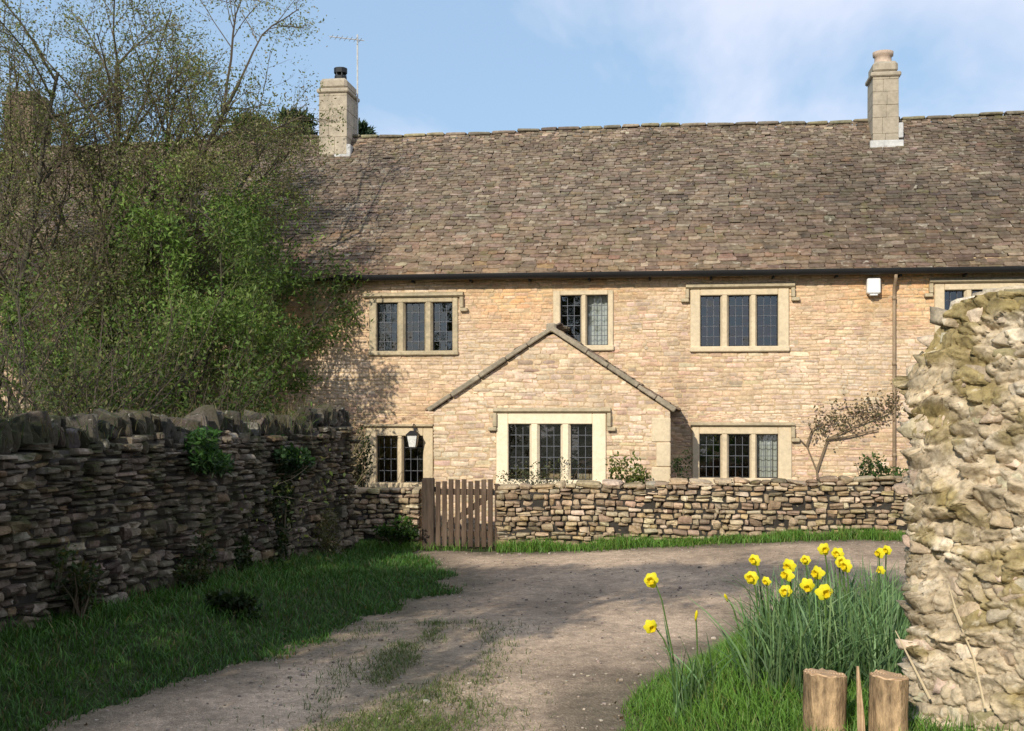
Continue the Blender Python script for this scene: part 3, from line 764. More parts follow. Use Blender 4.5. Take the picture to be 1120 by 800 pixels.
f = np.concatenate([i + j, i + (j + 1) % nseg, i + nseg + (j + 1) % nseg, i + nseg + j], -1).reshape(-1, 4)
mb.add(v, f); bm.free(); mb.build('chimney_pot', M['pot'], ch2, smooth=True)
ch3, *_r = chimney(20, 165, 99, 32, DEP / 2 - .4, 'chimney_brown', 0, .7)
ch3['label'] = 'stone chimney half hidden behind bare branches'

# windows
def make_window(W):
    x0, x1, z0, z1 = W['r']; d = W['d']; mt = M[W['mt']]
    ls = []
    for (a, b) in W['l']:
        la, _ = hp(a, 400, d); lb, _ = hp(b, 400, d); ls.append((la, lb))
    pm = (W['o'][0] + W['o'][1]) / 2; _, lz1 = hp(pm, W['ly'][0], d); _, lz0 = hp(pm, W['ly'][1], d)
    mb = MB(); f0, f1 = d - .028, d + .2
    mb.box(x0, ls[0][0], f0, f1, z0, z1, .012); mb.box(ls[-1][1], x1, f0, f1, z0, z1, .012)
    mb.box(ls[0][0] + .001, ls[-1][1] - .001, f0 + .002, f1, lz1, z1, .01)
    win = mb.build('window', mt, cot)
    mb = MB(); mb.box(x0 - .01, x1 + .01, f0 - .03, f1, z0 - .03, lz0, .015); mb.build('sill', mt, win)
    for (p, q) in zip(ls[:-1], ls[1:]):
        mb = MB(); bm = bmesh.new()
        w_ = q[0] - p[1]; xm = (q[0] + p[1]) / 2
        prof = [(-w_ / 2, .16), (-w_ / 2, .05), (-w_ * .26, .0), (w_ * .26, .0), (w_ / 2, .05), (w_ / 2, .16)]
        n = len(prof); v = [(xm + a, f0 + .012 + b, lz0 - .01) for a, b in prof] + [(xm + a, f0 + .012 + b, lz1 + .01) for a, b in prof]
        mb.add(v, [np.array([[k, (k + 1) % n, n + (k + 1) % n, n + k] for k in range(n)])]); bm.free()
        mb.build('mullion', mt, win)
    yg = d + .085
    lead = MB()
    for k, (p, q) in enumerate(ls):
        t1, t2 = rng.normal(0, .006, 2)
        mb = MB(); nc, nr = 3, max(3, int(round((lz1 - lz0) / .17)))
        for c_ in range(nc):
            for r__ in range(nr):
                xa, xb = p + (q - p) * c_ / nc, p + (q - p) * (c_ + 1) / nc; za_, zc_ = lz0 + (lz1 - lz0) * r__ / nr, lz0 + (lz1 - lz0) * (r__ + 1) / nr
                ta, tb = rng.normal(0, .0006), rng.normal(0, .0009); mb.add([(xa, yg - ta - tb, za_), (xb, yg + ta - tb, za_), (xb, yg + ta + tb, zc_), (xa, yg - ta + tb, zc_)], [[0, 1, 2, 3]])
        mb.build('pane', M['glass'], win)
        yl = yg - .014
        b = .014
        lead.box(p, p + b, yl - .012, yl + .012, lz0, lz1, .002, mi=1); lead.box(q - b, q, yl - .012, yl + .012, lz0, lz1, .002, mi=1)
        lead.box(p + b, q - b, yl - .011, yl + .011, lz1 - b, lz1, .002, mi=1); lead.box(p + b, q - b, yl - .011, yl + .011, lz0, lz0 + b, .002, mi=1)
        nc, nr = 3, max(3, int(round((lz1 - lz0) / .17)))
        for c_ in range(1, nc):
            xx = p + (q - p) * c_ / nc; lead.box(xx - .0045, xx + .0045, yl - .004, yl + .004, lz0 + b, lz1 - b, 0)
        for r_ in range(1, nr):
            zz = lz0 + (lz1 - lz0) * r_ / nr; lead.box(p + b, q - b, yl - .005, yl + .005, zz - .0045, zz + .0045, 0)
        if k in W.get('curtain', []):
            cb_ = MB(); n = 26; xs_ = np.linspace(p - .02, q + .05, n); v = []
            for x in xs_: v += [(x, yg + .12 + .02 * math.sin(x * 70), lz0), (x, yg + .12 + .02 * math.sin(x * 70 + .4), lz1)]
            cb_.add(v, np.arange(n - 1)[:, None] * 2 + np.array([0, 2, 3, 1])); cb_.build('curtain', M['curtain'], win, smooth=True)
    lead.build('leading', [M['came'], M['iron']], win)
    if W['hood']:
        a, b_, pt, dl, dr = W['hood']; hx0, _ = hp(a, 400, d); hx1, _ = hp(b_, 400, d); _, hz1 = hp(pm, pt, d)
        hz0 = z1 + .003; mb = MB()
        if hz1 - hz0 < .05: hz1 = hz0 + .055
        v = [(x, y, z) for x in (hx0, hx1) for (y, z) in ((d + .03, hz0), (d - .045, hz0), (d - .085, hz0 + .025), (d - .085, hz1 - .03), (d - .03, hz1), (d + .03, hz1))]
        n = 6; mb.add(v, [np.array([[k, (k + 1) % n, n + (k + 1) % n, n + k] for k in range(n)]), np.arange(6)[::-1][None], (np.arange(6) + 6)[None]])
        for dd, xa, s in ((dl, hx0, -1), (dr, hx1, 1)):
            if dd:
                L = dd / 68.0; xb = xa + s * .006
                mb.box(min(xb, xb - s * .06), max(xb, xb - s * .06), d - .082, d + .03, hz0 - L, hz0 - .002, .01)
                xo = xa + s * .075; mb.box(min(xo, xa - s * .05), max(xo, xa - s * .05), d - .08, d + .03, hz0 - L - .06, hz0 - L - .003, .01)
        mb.build('hood_mould', M['ashlar_dirty' if W['mt'] != 'ashlar_clean' else 'ashlar_dirty'], win)
    return win
for W in WIN: make_window(W)

# fixtures on the cottage
def cl(px, py, d):
    x, z = hp(px, py, d); return x, z
x, z = cl(956, 312, -.16); p = h2w(x, 0, z)
al = empty('alarm_box', (p[0], p[1], z), -PSI); tag(al, 'small white burglar alarm box under the eaves beside the downpipe', 'alarm box')
mb = MB(); mb.box(-.10, .10, -.17, -.012, -.13, .11, .018); mb.build('casing', M['white'], al)
mb = MB(); mb.box(-.06, .06, -.15, -.03, -.16, -.131, .008); mb.build('strobe', M['lamp'], al)
x, z = cl(453, 478, -.1); p = h2w(x, 0, z)
ln = empty('wall_lantern', (p[0], p[1], z), -PSI); tag(ln, 'black iron wall lantern with pale glass beside the porch', 'lantern')
mb = MB(); mb.box(-.03, .03, -.03, -.013, .02, .2, .005); mb.tube([(0, -.03, .17), (0, -.12, .21), (0, -.19, .17), (0, -.19, .11)], .009, 6); mb.build('bracket', M['gutter'], ln)
mb = MB(); v = []
for (r_, zz) in ((.055, -.16), (.085, .03)): v += [(sx_ * r_, -.19 + sy_ * r_, zz) for sx_, sy_ in ((-1, -1), (1, -1), (1, 1), (-1, 1))]
mb.add(v, [np.array([[k, (k + 1) % 4, 4 + (k + 1) % 4, 4 + k] for k in range(4)]), np.array([[3, 2, 1, 0]]), np.array([[4, 5, 6, 7]])]); gl = mb.build('glass_body', M['lamp'], ln)
mb = MB()
for sx_, sy_ in ((-1, -1), (1, -1), (1, 1), (-1, 1)): mb.tube([(sx_ * .057, -.19 + sy_ * .057, -.165), (sx_ * .088, -.19 + sy_ * .088, .035)], .007, 4)
v = [(sx_ * r_, -.19 + sy_ * r_, zz) for (r_, zz) in ((.105, .03), (.04, .1)) for sx_, sy_ in ((-1, -1), (1, -1), (1, 1), (-1, 1))]
mb.add(v, [np.array([[k, (k + 1) % 4, 4 + (k + 1) % 4, 4 + k] for k in range(4)]), np.array([[3, 2, 1, 0]]), np.array([[4, 5, 6, 7]])])
mb.box(-.06, .06, -.25, -.13, -.185, -.163, .004); mb.build('frame', M['gutter'], ln)
x, z0 = cl(391, 150, DEP / 2); _, z1 = cl(391, 38, DEP / 2); p = h2w(x, DEP / 2, 0)
ae = empty('aerial', (p[0], p[1], z0 - .3)); tag(ae, 'thin television aerial mast rising behind the left chimney', 'aerial')
mb = MB(); mb.tube([(0, 0, 0), (0, 0, z1 - z0 + .3)], .016, 6); mb.build('mast', M['lead'], ae)
mb = MB(); zz = z1 - z0 + .2; mb.tube([(-.5, -.2, zz), (.12, .05, zz)], .01, 5)
for k in range(7):
    q = np.array([-.46 + k * .085, -.185 + k * .034, zz]); mb.tube([q + [.05, -.13, 0], q + [-.05, .13, 0]], .006, 4)
mb.build('yagi_antenna', M['lead'], ae)

# ------------------------------------------------------------------ dry-stone walls
class Path:
    def __init__(s, pts):
        s.p = np.array(pts, float); sg = np.diff(s.p, axis=0); s.l = np.concatenate([[0], np.cumsum(np.hypot(*sg.T))]); s.L = s.l[-1]
    def at(s, t):
        t = np.asarray(t, float); x = np.interp(t, s.l, s.p[:, 0]); y = np.interp(t, s.l, s.p[:, 1])
        e = .12; tx = np.interp(t + e, s.l, s.p[:, 0]) - np.interp(t - e, s.l, s.p[:, 0]); ty = np.interp(t + e, s.l, s.p[:, 1]) - np.interp(t - e, s.l, s.p[:, 1])
        return np.stack([x, y], -1), np.stack([tx, ty], -1)
def drystone(name, path, top, hr, wr, half_d, cols, wts, mtl, core_m, e=5, amp=.09, tilt=.05, gap=.012, offs=.02, tm=T3, shear=.14, cop=None, s0=0, big=.06, core_in=.06, copcols=None, bulge=.0, startj=0.0, undul=.08, jit=.13, dbl=.18):
    S, Zc, Hw, Hh = [], [], [], []
    zmin = -.25; zmax = 3.2; z = zmin
    while z < zmax:
        h = rng.uniform(*hr); x = s0 + rng.uniform(-.15, 0) * 0 + rng.uniform(-1, 1) * startj
        while x < path.L:
            hh = h
            wd = rng.uniform(*wr); xe = min(x + wd, path.L + rng.uniform(-1, 1) * startj * .5)
            if path.L - xe < .06: xe = path.L
            m_ = (x + xe) / 2; q, _ = path.at(m_); gz = float(ground(q[0], q[1])); tz = float(top(m_))
            zz = z + (float(fbm(m_ * .8, z * 2, 15)) - .5) * undul
            if zz + h > gz - .05 and zz + h * .8 < tz and xe - x > .03:
                u = rng.uniform()
                if u < dbl and h > hr[0] * 1.3:
                    for k in (0, 1): S.append(m_); Zc.append(zz + h * (.25 + .5 * k)); Hw.append((xe - x) / 2 - gap / 2); Hh.append(h / 4 - gap * .3)
                else:
                    if u > 1 - big: hh = h * 1.5
                    S.append(m_); Zc.append(zz + hh / 2); Hw.append((xe - x) / 2 - gap / 2); Hh.append(hh / 2 - gap / 2)
            x = xe
        z += h
    S = np.array(S); Zc = np.array(Zc); N = len(S); q, t = path.at(S); t = t / np.linalg.norm(t, axis=1)[:, None]
    nrm = np.stack([t[:, 1], -t[:, 0]], 1)
    off = rng.normal(0, offs, N) + bulge * (fbm(S * 1.5, Zc * 1.5, 61) - .5)
    cen = np.column_stack([q + nrm * off[:, None], Zc]); half = np.column_stack([Hw, np.full(N, half_d) + rng.normal(0, offs * .6, N), Hh])
    mb = MB(); stones(mb, cen, half, np.column_stack([t, np.zeros(N)]), palette(N, cols, wts, jit), e=e, amp=amp, tilt=tilt, shear=shear, tm=tm)
    if cop:
        x = s0; S, Hw, Hh, Hd = [], [], [], []
        while x < path.L - .03:
            wd = rng.uniform(*cop['w']); S.append(x + wd / 2); Hw.append(wd / 2 - .006); Hh.append(rng.uniform(*cop['h']) / 2); Hd.append(half_d * rng.uniform(*cop.get('d', (.8, 1.08)))); x += wd
        S = np.array(S); N = len(S); q, t = path.at(S); Hh = np.array(Hh); tz = np.array([float(top(a)) for a in S])
        cen = np.column_stack([q, tz - .03 + Hh]); stones(mb, cen, np.column_stack([Hw, Hd, Hh]), np.column_stack([t, np.zeros(N)]), palette(N, copcols or cols, (wts if copcols is None else [3, 3, 2, .7]), .15), e=4 if copcols is None else 9, amp=.12, tilt=cop.get('tilt', .12), shear=.2, tm=tm)
    root = mb.build(name, mtl)
    mb = MB(); ss = np.arange(s0 + .03, path.L - .02, .1); q, t = path.at(ss); t = t / np.linalg.norm(t, axis=1)[:, None]; nr = np.stack([t[:, 1], -t[:, 0]], 1); hd = half_d - core_in
    v = []
    for k in range(len(ss)):
        tz = float(top(ss[k])) - .06; jl = rng.normal(0, core_in * .15)
        for zz in np.linspace(-.3, tz, 14): v.append((*(q[k] + nr[k] * (hd + rng.normal(0, core_in * .15))), zz))
        for zz in np.linspace(tz, -.3, 14): v.append((*(q[k] - nr[k] * (hd)), zz))
    n = 28; i = np.arange(len(ss) - 1)[:, None, None] * n; j = np.arange(n)[None, :, None]
    f = np.concatenate([i + j, i + n + j, i + n + (j + 1) % n, i + (j + 1) % n], -1).reshape(-1, 4)
    mb.add(np.array(v), [f, np.arange(n)[None], (np.arange(n) + (len(ss) - 1) * n)[::-1][None]])
    mb.build('wall_core', core_m, root, smooth=True)
    return root

LWX = np.concatenate([[(-6.6, -2.0)], LW]); lw = Path(LWX)
def ltop(s): return 1.64 + .24 * (float(fbm(s * 1.3, 0, 17)) - .5) + .08 * float(sstep(lw.L - 1.8, lw.L - .8, s)) - .0 * s
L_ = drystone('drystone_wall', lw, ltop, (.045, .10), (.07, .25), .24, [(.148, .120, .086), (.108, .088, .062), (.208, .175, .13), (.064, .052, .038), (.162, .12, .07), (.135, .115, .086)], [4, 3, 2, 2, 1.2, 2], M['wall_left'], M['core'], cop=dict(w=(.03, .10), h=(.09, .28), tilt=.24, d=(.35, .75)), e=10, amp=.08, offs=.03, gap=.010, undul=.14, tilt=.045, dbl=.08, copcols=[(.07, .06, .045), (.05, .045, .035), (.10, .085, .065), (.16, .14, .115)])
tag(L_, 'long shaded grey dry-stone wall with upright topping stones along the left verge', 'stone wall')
ga0, ga1 = at(386, 600, 16.62), at(461, 600, 16.5)
gw1 = Path([(ga0[0] - .5, wall_base_y(ga0[0] - .5)), (ga1[0], wall_base_y(ga1[0]))])
zl = lambda py, px: CAMZ + (HZ - py) * float(wall_base_y((px - CX) * 16.3 / F)) / F
def gtop1(s): return zl(531, 430) + .05 * (float(fbm(s * 2, 4, 18)) - .5)
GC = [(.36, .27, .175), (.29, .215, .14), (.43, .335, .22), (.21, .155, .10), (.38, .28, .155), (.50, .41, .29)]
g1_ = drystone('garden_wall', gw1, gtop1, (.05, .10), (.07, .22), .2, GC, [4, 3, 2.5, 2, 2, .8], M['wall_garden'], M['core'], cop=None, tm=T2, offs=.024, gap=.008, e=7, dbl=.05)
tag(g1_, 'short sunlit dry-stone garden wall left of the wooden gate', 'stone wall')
gb0, gb1 = at(544, 600, 16.35), at(1000, 590, 15.4)
gw2 = Path([(gb0[0], wall_base_y(gb0[0])), (gb1[0] + 6, wall_base_y(gb1[0] + 6))])
za, zb_ = zl(533, 545), zl(524, 975)
def gtop2(s): return za + (zb_ - za) * min(s / 5.6, 1.3) + .07 * (float(fbm(s * 1.6, 9, 19)) - .5)
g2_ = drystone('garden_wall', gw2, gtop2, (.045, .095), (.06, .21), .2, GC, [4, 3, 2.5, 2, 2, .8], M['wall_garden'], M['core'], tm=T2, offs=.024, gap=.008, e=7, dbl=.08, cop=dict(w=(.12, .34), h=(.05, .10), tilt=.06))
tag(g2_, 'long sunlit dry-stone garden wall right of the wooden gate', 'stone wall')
# rough rubble wall close on the right
ra, rb = at(982, 450, 5.45), at(1120, 450, 4.95)
dv_ = (rb - ra)[:2]; dv_ /= np.hypot(*dv_)
rn = np.array([dv_[1], -dv_[0]]); r0 = ra[:2] - rn * .24 + dv_ * .04
rw = Path([r0, r0 + dv_ * 2.6])
def rtop(s): return 2.06 + .33 * float(sstep(.0, .32, s)) + .05 * (float(fbm(s * 6, 2, 23)) - .5)
def worley(x, y, seed):
    ix, iy = np.floor(x), np.floor(y); f1 = np.full(x.shape, 9.); f2 = f1.copy(); cid = np.zeros(x.shape); ox = np.zeros(x.shape); oy = np.zeros(x.shape)
    for dx_ in (-1, 0, 1):
        for dy_ in (-1, 0, 1):
            cx, cy = ix + dx_, iy + dy_; px_, py_ = cx + _hash(cx, cy, seed), cy + _hash(cx, cy, seed + 1)
            d = np.hypot(x - px_, y - py_); c = _hash(cx, cy, seed + 2); n1_ = d < f1
            f2 = np.where(n1_, f1, np.minimum(f2, d)); f1 = np.where(n1_, d, f1); cid = np.where(n1_, c, cid); ox = np.where(n1_, x - px_, ox); oy = np.where(n1_, y - py_, oy)
    return f1, f2, cid, ox, oy
def rubble_skin():
    n0 = rn; t0 = dv_; TH = .46; rad = .13
    f0 = r0 + rn * .24                                    # front corner of the lit face
    # outline: back -> round the end -> along the lit face
    P2, N2 = [], []
    bk = f0 - n0 * TH
    for a in np.arange(1.2, rad, -.012): P2.append(bk + t0 * a); N2.append(-n0)
    for th_ in np.linspace(0, math.pi / 2, 16): c_ = bk + t0 * rad + n0 * rad; d_ = -n0 * math.cos(th_) - t0 * math.sin(th_); P2.append(c_ + d_ * rad); N2.append(d_)
    for a in np.arange(rad, TH - rad, .012): P2.append(bk + n0 * a); N2.append(-t0)
    for th_ in np.linspace(0, math.pi / 2, 16): c_ = f0 + t0 * rad - n0 * rad; d_ = -t0 * math.cos(th_) + n0 * math.sin(th_); P2.append(c_ + d_ * rad); N2.append(d_)
    for a in np.arange(rad, 2.5, .009): P2.append(f0 + t0 * a); N2.append(n0)
    P2 = np.array(P2); N2 = np.array(N2); S = np.concatenate([[0], np.cumsum(np.hypot(*np.diff(P2, axis=0).T))])
    sa = (P2 - f0) @ t0; zt = np.array([rtop(max(0, a)) for a in sa])
    zs = np.linspace(0, 1, 330); Sg, Tg = np.meshgrid(S, zs); Z = .1 + (zt[None] - .1) * Tg
    wx = Sg + .05 * (fbm(Sg * 5, Z * 5, 301) - .5) * 2; wz = Z + .05 * (fbm(Sg * 5, Z * 5, 305) - .5) * 2
    f1, f2, cid, ox, oy = worley(wx / .115, wz / .075 , 311)
    g1, g2, did, _, _ = worley(wx / .06, wz / .045, 331)
    e1 = np.clip((f2 - f1) / .10, 0, 1) ** .5; e2 = np.clip((g2 - g1) / .4, 0, 1) ** .7
    tl_ = (cid * 7.3 % 1 - .5) * ox + (cid * 13.7 % 1 - .35) * oy * 1.5
    soft = sstep(.45, .62, fbm(Sg * 2.2, Z * 2.2, 341))            # places where mortar hides the stones
    h = (.040 * e1 * (.4 + 1.3 * cid) + .085 * tl_ * e1) * (1 - .35 * soft) + .017 * e2 * (.4 + did) + .03 * (fbm(Sg * 1.7, Z * 1.7, 351) - .5) + .03 * (fbm(Sg * 12, Z * 16, 361, 5) - .5)
    X = P2[None, :, 0] + N2[None, :, 0] * h; Y = P2[None, :, 1] + N2[None, :, 1] * h
    cols = np.array([(.55, .45, .32), (.46, .37, .255), (.64, .54, .405), (.37, .295, .195), (.58, .46, .305)])
    c = cols[(cid * 4.999).astype(int)] * (.8 + .4 * did[..., None])
    mort = np.array([.50, .405, .28]) * (.8 + .4 * fbm(Sg * 20, Z * 20, 371)[..., None])
    k = np.clip((1 - e1) * 1.2 + .55 * soft, 0, 1)[..., None]; c = c * (1 - k) + mort * k
    c = c * (.36 + .64 * sstep(0, .5, e1 + .35 * soft))[..., None]
    mo = sstep(.50, .68, fbm(Sg * 5 + Z * 1.2, Z * 6 - Sg * .6, 381, 6) - .02 + .10 * sstep(1.5, 2.3, Z) + .05 * (1 - e1))[..., None] * .8
    c = c * (1 - mo) + np.array([.26, .20, .075]) * (.55 + .9 * fbm(Sg * 30, Z * 30, 391)[..., None]) * mo
    n = len(S); i_ = np.arange(len(zs) - 1)[:, None] * n; j_ = np.arange(n - 1)[None]
    f = np.stack([i_ + j_, i_ + j_ + 1, i_ + n + j_ + 1, i_ + n + j_], -1).reshape(-1, 4)
    mb = MB(); mb.add(np.stack([X.ravel(), Y.ravel(), Z.ravel()], 1), f, c.reshape(-1, 3))
    # loose stones laid along the top and a few jutting from the broken end
    cen, half = [], []
    for a in np.arange(.02, 2.4, .075):
        for b_ in (.10, .26, .40):
            q = f0 + t0 * (a + rng.normal(0, .03)) - n0 * (b_ + rng.normal(0, .02)); hh = rng.uniform(.03, .065); cen.append((q[0], q[1], rtop(a) - .02 + rng.uniform(-.02, .03))); half.append((rng.uniform(.05, .11), rng.uniform(.05, .10), hh))
    fc_n = []
    for zz in np.arange(.35, 2.45, .085):
        for a in np.arange(-.42, 1.3, .13):
            a2 = a + rng.uniform(-.06, .06); z2 = zz + rng.uniform(-.03, .03)
            if rng.uniform() > .68 or z2 > rtop(max(a2, 0)) - .03: continue
            if a2 >= .06: q = f0 + t0 * a2 + n0 * rng.uniform(-.035, .0)
            elif a2 < 0: q = f0 + n0 * a2 + t0 * rng.uniform(.02, .05)
            else: continue
            cen.append((q[0], q[1], z2)); half.append((rng.uniform(.03, .085) if a2 > 0 else rng.uniform(.025, .05), .045 if a2 > 0 else .07, rng.uniform(.018, .045)))
    for zz in (1.93, 2.00, 2.06, 1.80, 1.62):
        q = f0 + t0 * .03 - n0 * rng.uniform(.1, .3); cen.append((q[0], q[1], zz)); half.append((rng.uniform(.08, .13), .11, rng.uniform(.025, .04)))
    cen = np.array(cen); half = np.array(half); N = len(cen); tn = np.tile([*t0, 0.0], (N, 1)) + rng.normal(0, .25, (N, 3)) * [1, 1, .3]
    stones(mb, cen, half, tn, palette(N, [(.52, .42, .295), (.43, .345, .235), (.62, .52, .385), (.33, .265, .15)], [3, 3, 2, 1.3], .1), e=9, amp=.13, tilt=.16, shear=.35, tm=_tmpl(4))
    return mb.build('rubble_wall', M['wall_right'], smooth=True)
r_ = rubble_skin()
tag(r_, 'tall sunlit rough rubble wall end with moss close on the right', 'stone wall')

# ------------------------------------------------------------------ gate
gz = float(ground(-.7, 16.4)); pL, pR = at(476, 560, 16.42), at(541, 560, 16.3)
gl_ = pR[0] - pL[0]; gate = empty('picket_gate', (pL[0], pL[1], gz), math.atan2(pR[1] - pL[1], gl_))
tag(gate, 'weathered brown wooden picket gate with two rails and a diagonal brace', 'gate')
n = 9; pw = gl_ / n
for k in range(n):
    mb = MB(); h = .94 + rng.uniform(-.02, .02); x0_ = k * pw + .012; w_ = pw - .026; tl_ = rng.normal(0, .006)
    mb.box(x0_, x0_ + w_, -.03, -.008, .03, h, .004)
    mb.build('picket', M['wood'], gate)
for zz in (.16, .74):
    mb = MB(); mb.box(0, gl_, -.006, .03, zz, zz + .085, .006); mb.build('rail', M['wood'], gate)
mb = MB(); dx_, dz_ = gl_ - .1, .52; a_ = math.atan2(dz_, dx_); ln_ = math.hypot(dx_, dz_)
mb.box(-ln_ / 2, ln_ / 2, -.004, .028, -.04, .04, .005, M=Matrix.Translation((gl_ / 2, 0, .49)) @ Matrix.Rotation(-a_, 4, 'Y')); mb.build('brace', M['wood'], gate)
for px, lab in ((468.5, 'thick dark wooden gate post at the left of the picket gate'), (544, 'slim brown wooden gate post at the right of the picket gate')):
    p = at(px, 600, 16.42 if px < 500 else 16.28); po = empty('gate_post', (p[0], p[1], gz)); tag(po, lab, 'gate post')
    wv_ = .085 if px < 500 else .035
    mb = MB(); mb.box(-wv_, wv_, -wv_, wv_, -.2, .97 if px < 500 else .9, .014); mb.build('post_shaft', M['wood_dark'] if px < 500 else M['wood'], po)
    for zz in ((.22, .78) if px < 500 else (.74,)):
        mb = MB(); sg = 1 if px < 500 else -1; xa, xb = sorted((sg * (wv_ - .001), sg * (wv_ + .02))); mb.box(xa, xb, -.02, .02, zz, zz + .07, .004)
        mb.build('hinge' if px < 500 else 'latch', M['gutter'], po)

# ------------------------------------------------------------------ cut log posts
def log_post(px, py_top, Y, r0, name_l, lean=0, split=False):
    p = at(px, py_top, Y); gz_ = float(ground(p[0], p[1])); H = p[2] - gz_
    o_ = empty('log_post', (p[0], p[1], gz_)); tag(o_, name_l, 'log post')
    n = 36; rows = 9; th = np.arange(n) * 2 * math.pi / n
    rr = r0 * (1 + .07 * np.sin(th * 2 + 1 + px) + .05 * np.sin(th * 3 + px) + rng.normal(0, .02, n))
    if split: rr = rr * (1 - .22 * (np.sin(th - .4) > .6))
    v = []
    for k in range(rows):
        t = k / (rows - 1); v += [(rr[j] * (1 + .04 * math.sin(5 * t + j) - .03 * t) * math.cos(th[j]) + lean * t * H, rr[j] * (1 + .04 * math.sin(5 * t + j)) * math.sin(th[j]), -.15 + (H + .15) * t + (.006 * math.cos(th[j] + px) + rng.normal(0, .003) if k == rows - 1 else 0)) for j in range(n)]
    v = np.array(v); i = np.arange(rows - 1)[:, None, None] * n; j = np.arange(n)[None, :, None]
    f = np.concatenate([i + j, i + (j + 1) % n, i + n + (j + 1) % n, i + n + j], -1).reshape(-1, 4)
    mb = MB(); mb.add(v, f); mb.build('log_side', M['log_bark'], o_, smooth=True)
    mb = MB(); top = v[-n:]; cen_ = top.mean(0) + [0, 0, .004]; ins = cen_ + (top - cen_) * .92 + [0, 0, .006]
    mb.add(np.concatenate([top, ins, cen_[None]]), [np.array([[k, (k + 1) % n, n + (k + 1) % n, n + k] for k in range(n)]), np.array([[n + k, n + (k + 1) % n, 2 * n] for k in range(n)])]); mb.build('sawn_end', M['log_end'], o_)
    return o_
log_post(901, 737, 5.15, .089, 'round sawn log post in the grass, left of the two')
lp = log_post(971, 739, 5.0, .083, 'split sawn log post with a splinter against the rubble wall', split=True)
mb = MB(); mb.tube([(-.115, -.03, -.05), (-.12, -.03, .12), (-.135, -.03, float(at(945, 727, 5)[2] - ground(*at(945, 727, 5)[:2])))], [.02, .017, .006], 5); mb.build('splinter', M['log_end'], lp)

# ------------------------------------------------------------------ grass
def grass_obj(name, label, pts, h, w, lean, pal, wts, cat='grass'):
    mb = MB(); n = len(pts)
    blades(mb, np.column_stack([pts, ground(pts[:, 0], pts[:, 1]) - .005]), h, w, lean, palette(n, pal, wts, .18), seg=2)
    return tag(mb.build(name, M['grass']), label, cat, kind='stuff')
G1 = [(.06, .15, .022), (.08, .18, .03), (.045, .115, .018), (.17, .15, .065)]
G2 = [(.12, .25, .035), (.15, .29, .045), (.10, .20, .03), (.22, .25, .07)]
n = 110000; P = np.stack([rng.uniform(-4.6, -.3, n), rng.uniform(5.5, 16.4, n)], 1)
wallx = np.interp(P[:, 1], LW[:, 1], LW[:, 0]); k = (P[:, 0] < left_edge(P[:, 1]) + .10 - .35 * (fbm(P[:, 0] * 2.2, P[:, 1] * 2.2, 21) - .5) * 2) & (P[:, 0] > wallx + .2) & (rng.uniform(0, 1, n) < .35 + fbm(P[:, 0] * 1.5, P[:, 1] * 1.5, 77)); P = P[k]; n = len(P)
nearw = np.exp(-((P[:, 0] - np.interp(P[:, 1], LW[:, 1], LW[:, 0]) - .25) / .3) ** 2)
tuft = fbm(P[:, 0] * 3, P[:, 1] * 3, 41)
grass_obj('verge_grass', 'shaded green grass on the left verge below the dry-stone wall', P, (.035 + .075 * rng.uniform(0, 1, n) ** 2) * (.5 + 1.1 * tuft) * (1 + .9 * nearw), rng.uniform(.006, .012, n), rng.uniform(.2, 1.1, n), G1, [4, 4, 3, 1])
n = 95000; P = np.stack([rng.uniform(.3, 3.2, n), rng.uniform(4.5, 10.5, n)], 1); d = toe_dist(P[:, 0], P[:, 1]); k = (d > -.06 + .3 * (fbm(P[:, 0] * 2.2, P[:, 1] * 2.2, 21) - .5)) & (rng.uniform(0, 1, n) < .4 + fbm(P[:, 0] * 2, P[:, 1] * 2, 78)); P = P[k]; n = len(P)
grass_obj('bank_grass', 'bright sunlit grass on the bank around the daffodils', P, (.04 + .08 * rng.uniform(0, 1, n) ** 1.5) * (.6 + fbm(P[:, 0] * 4, P[:, 1] * 4, 42)), rng.uniform(.004, .008, n), rng.uniform(.2, 1.0, n), G2, [4, 4, 3, 1])
n = 26000; P = np.stack([rng.uniform(-2.6, 9, n), np.zeros(n)], 1); P[:, 1] = wall_base_y(P[:, 0]) - .2 - np.abs(rng.normal(0, .17, n)); k = (np.abs(P[:, 0] + .75) > .55) | (rng.uniform(0, 1, n) < .05); P = P[k]; P = P[rng.uniform(0, 1, len(P)) < .25 + fbm(P[:, 0] * 2, P[:, 1] * 0, 79)]; n = len(P)
grass_obj('wall_foot_grass', 'strip of green grass along the foot of the garden wall', P, rng.uniform(.06, .22, n) * (.4 + fbm(P[:, 0] * 3, P[:, 1] * 0 + 2, 43)), rng.uniform(.008, .014, n), rng.uniform(.15, .9, n), G2, [4, 4, 3, 1.5])
n = 26000; P = np.stack([rng.normal(-.70, .32, n), 6.4 + 4.2 * rng.uniform(0, 1, n) ** 1.4], 1); P = P[rng.uniform(0, 1, n) < sstep(.36, .60, fbm(P[:, 0] * 2.2, P[:, 1] * 1.0, 80))]; n = len(P)
grass_obj('lane_grass', 'thin worn grass growing down the middle of the lane', P, rng.uniform(.02, .085, n), rng.uniform(.004, .008, n), rng.uniform(.3, 1.2, n), [(.12, .18, .04), (.17, .19, .06), (.10, .14, .035)], [3, 2, 2])
n = 520; P = np.stack([rng.uniform(-3.2, 2.6, n), rng.uniform(6.2, 16, n)], 1); P = P[np.abs(lane_mask(P[:, 0], P[:, 1])) < .45 * rng.uniform(0, 1, n) ** .6]; n = len(P)
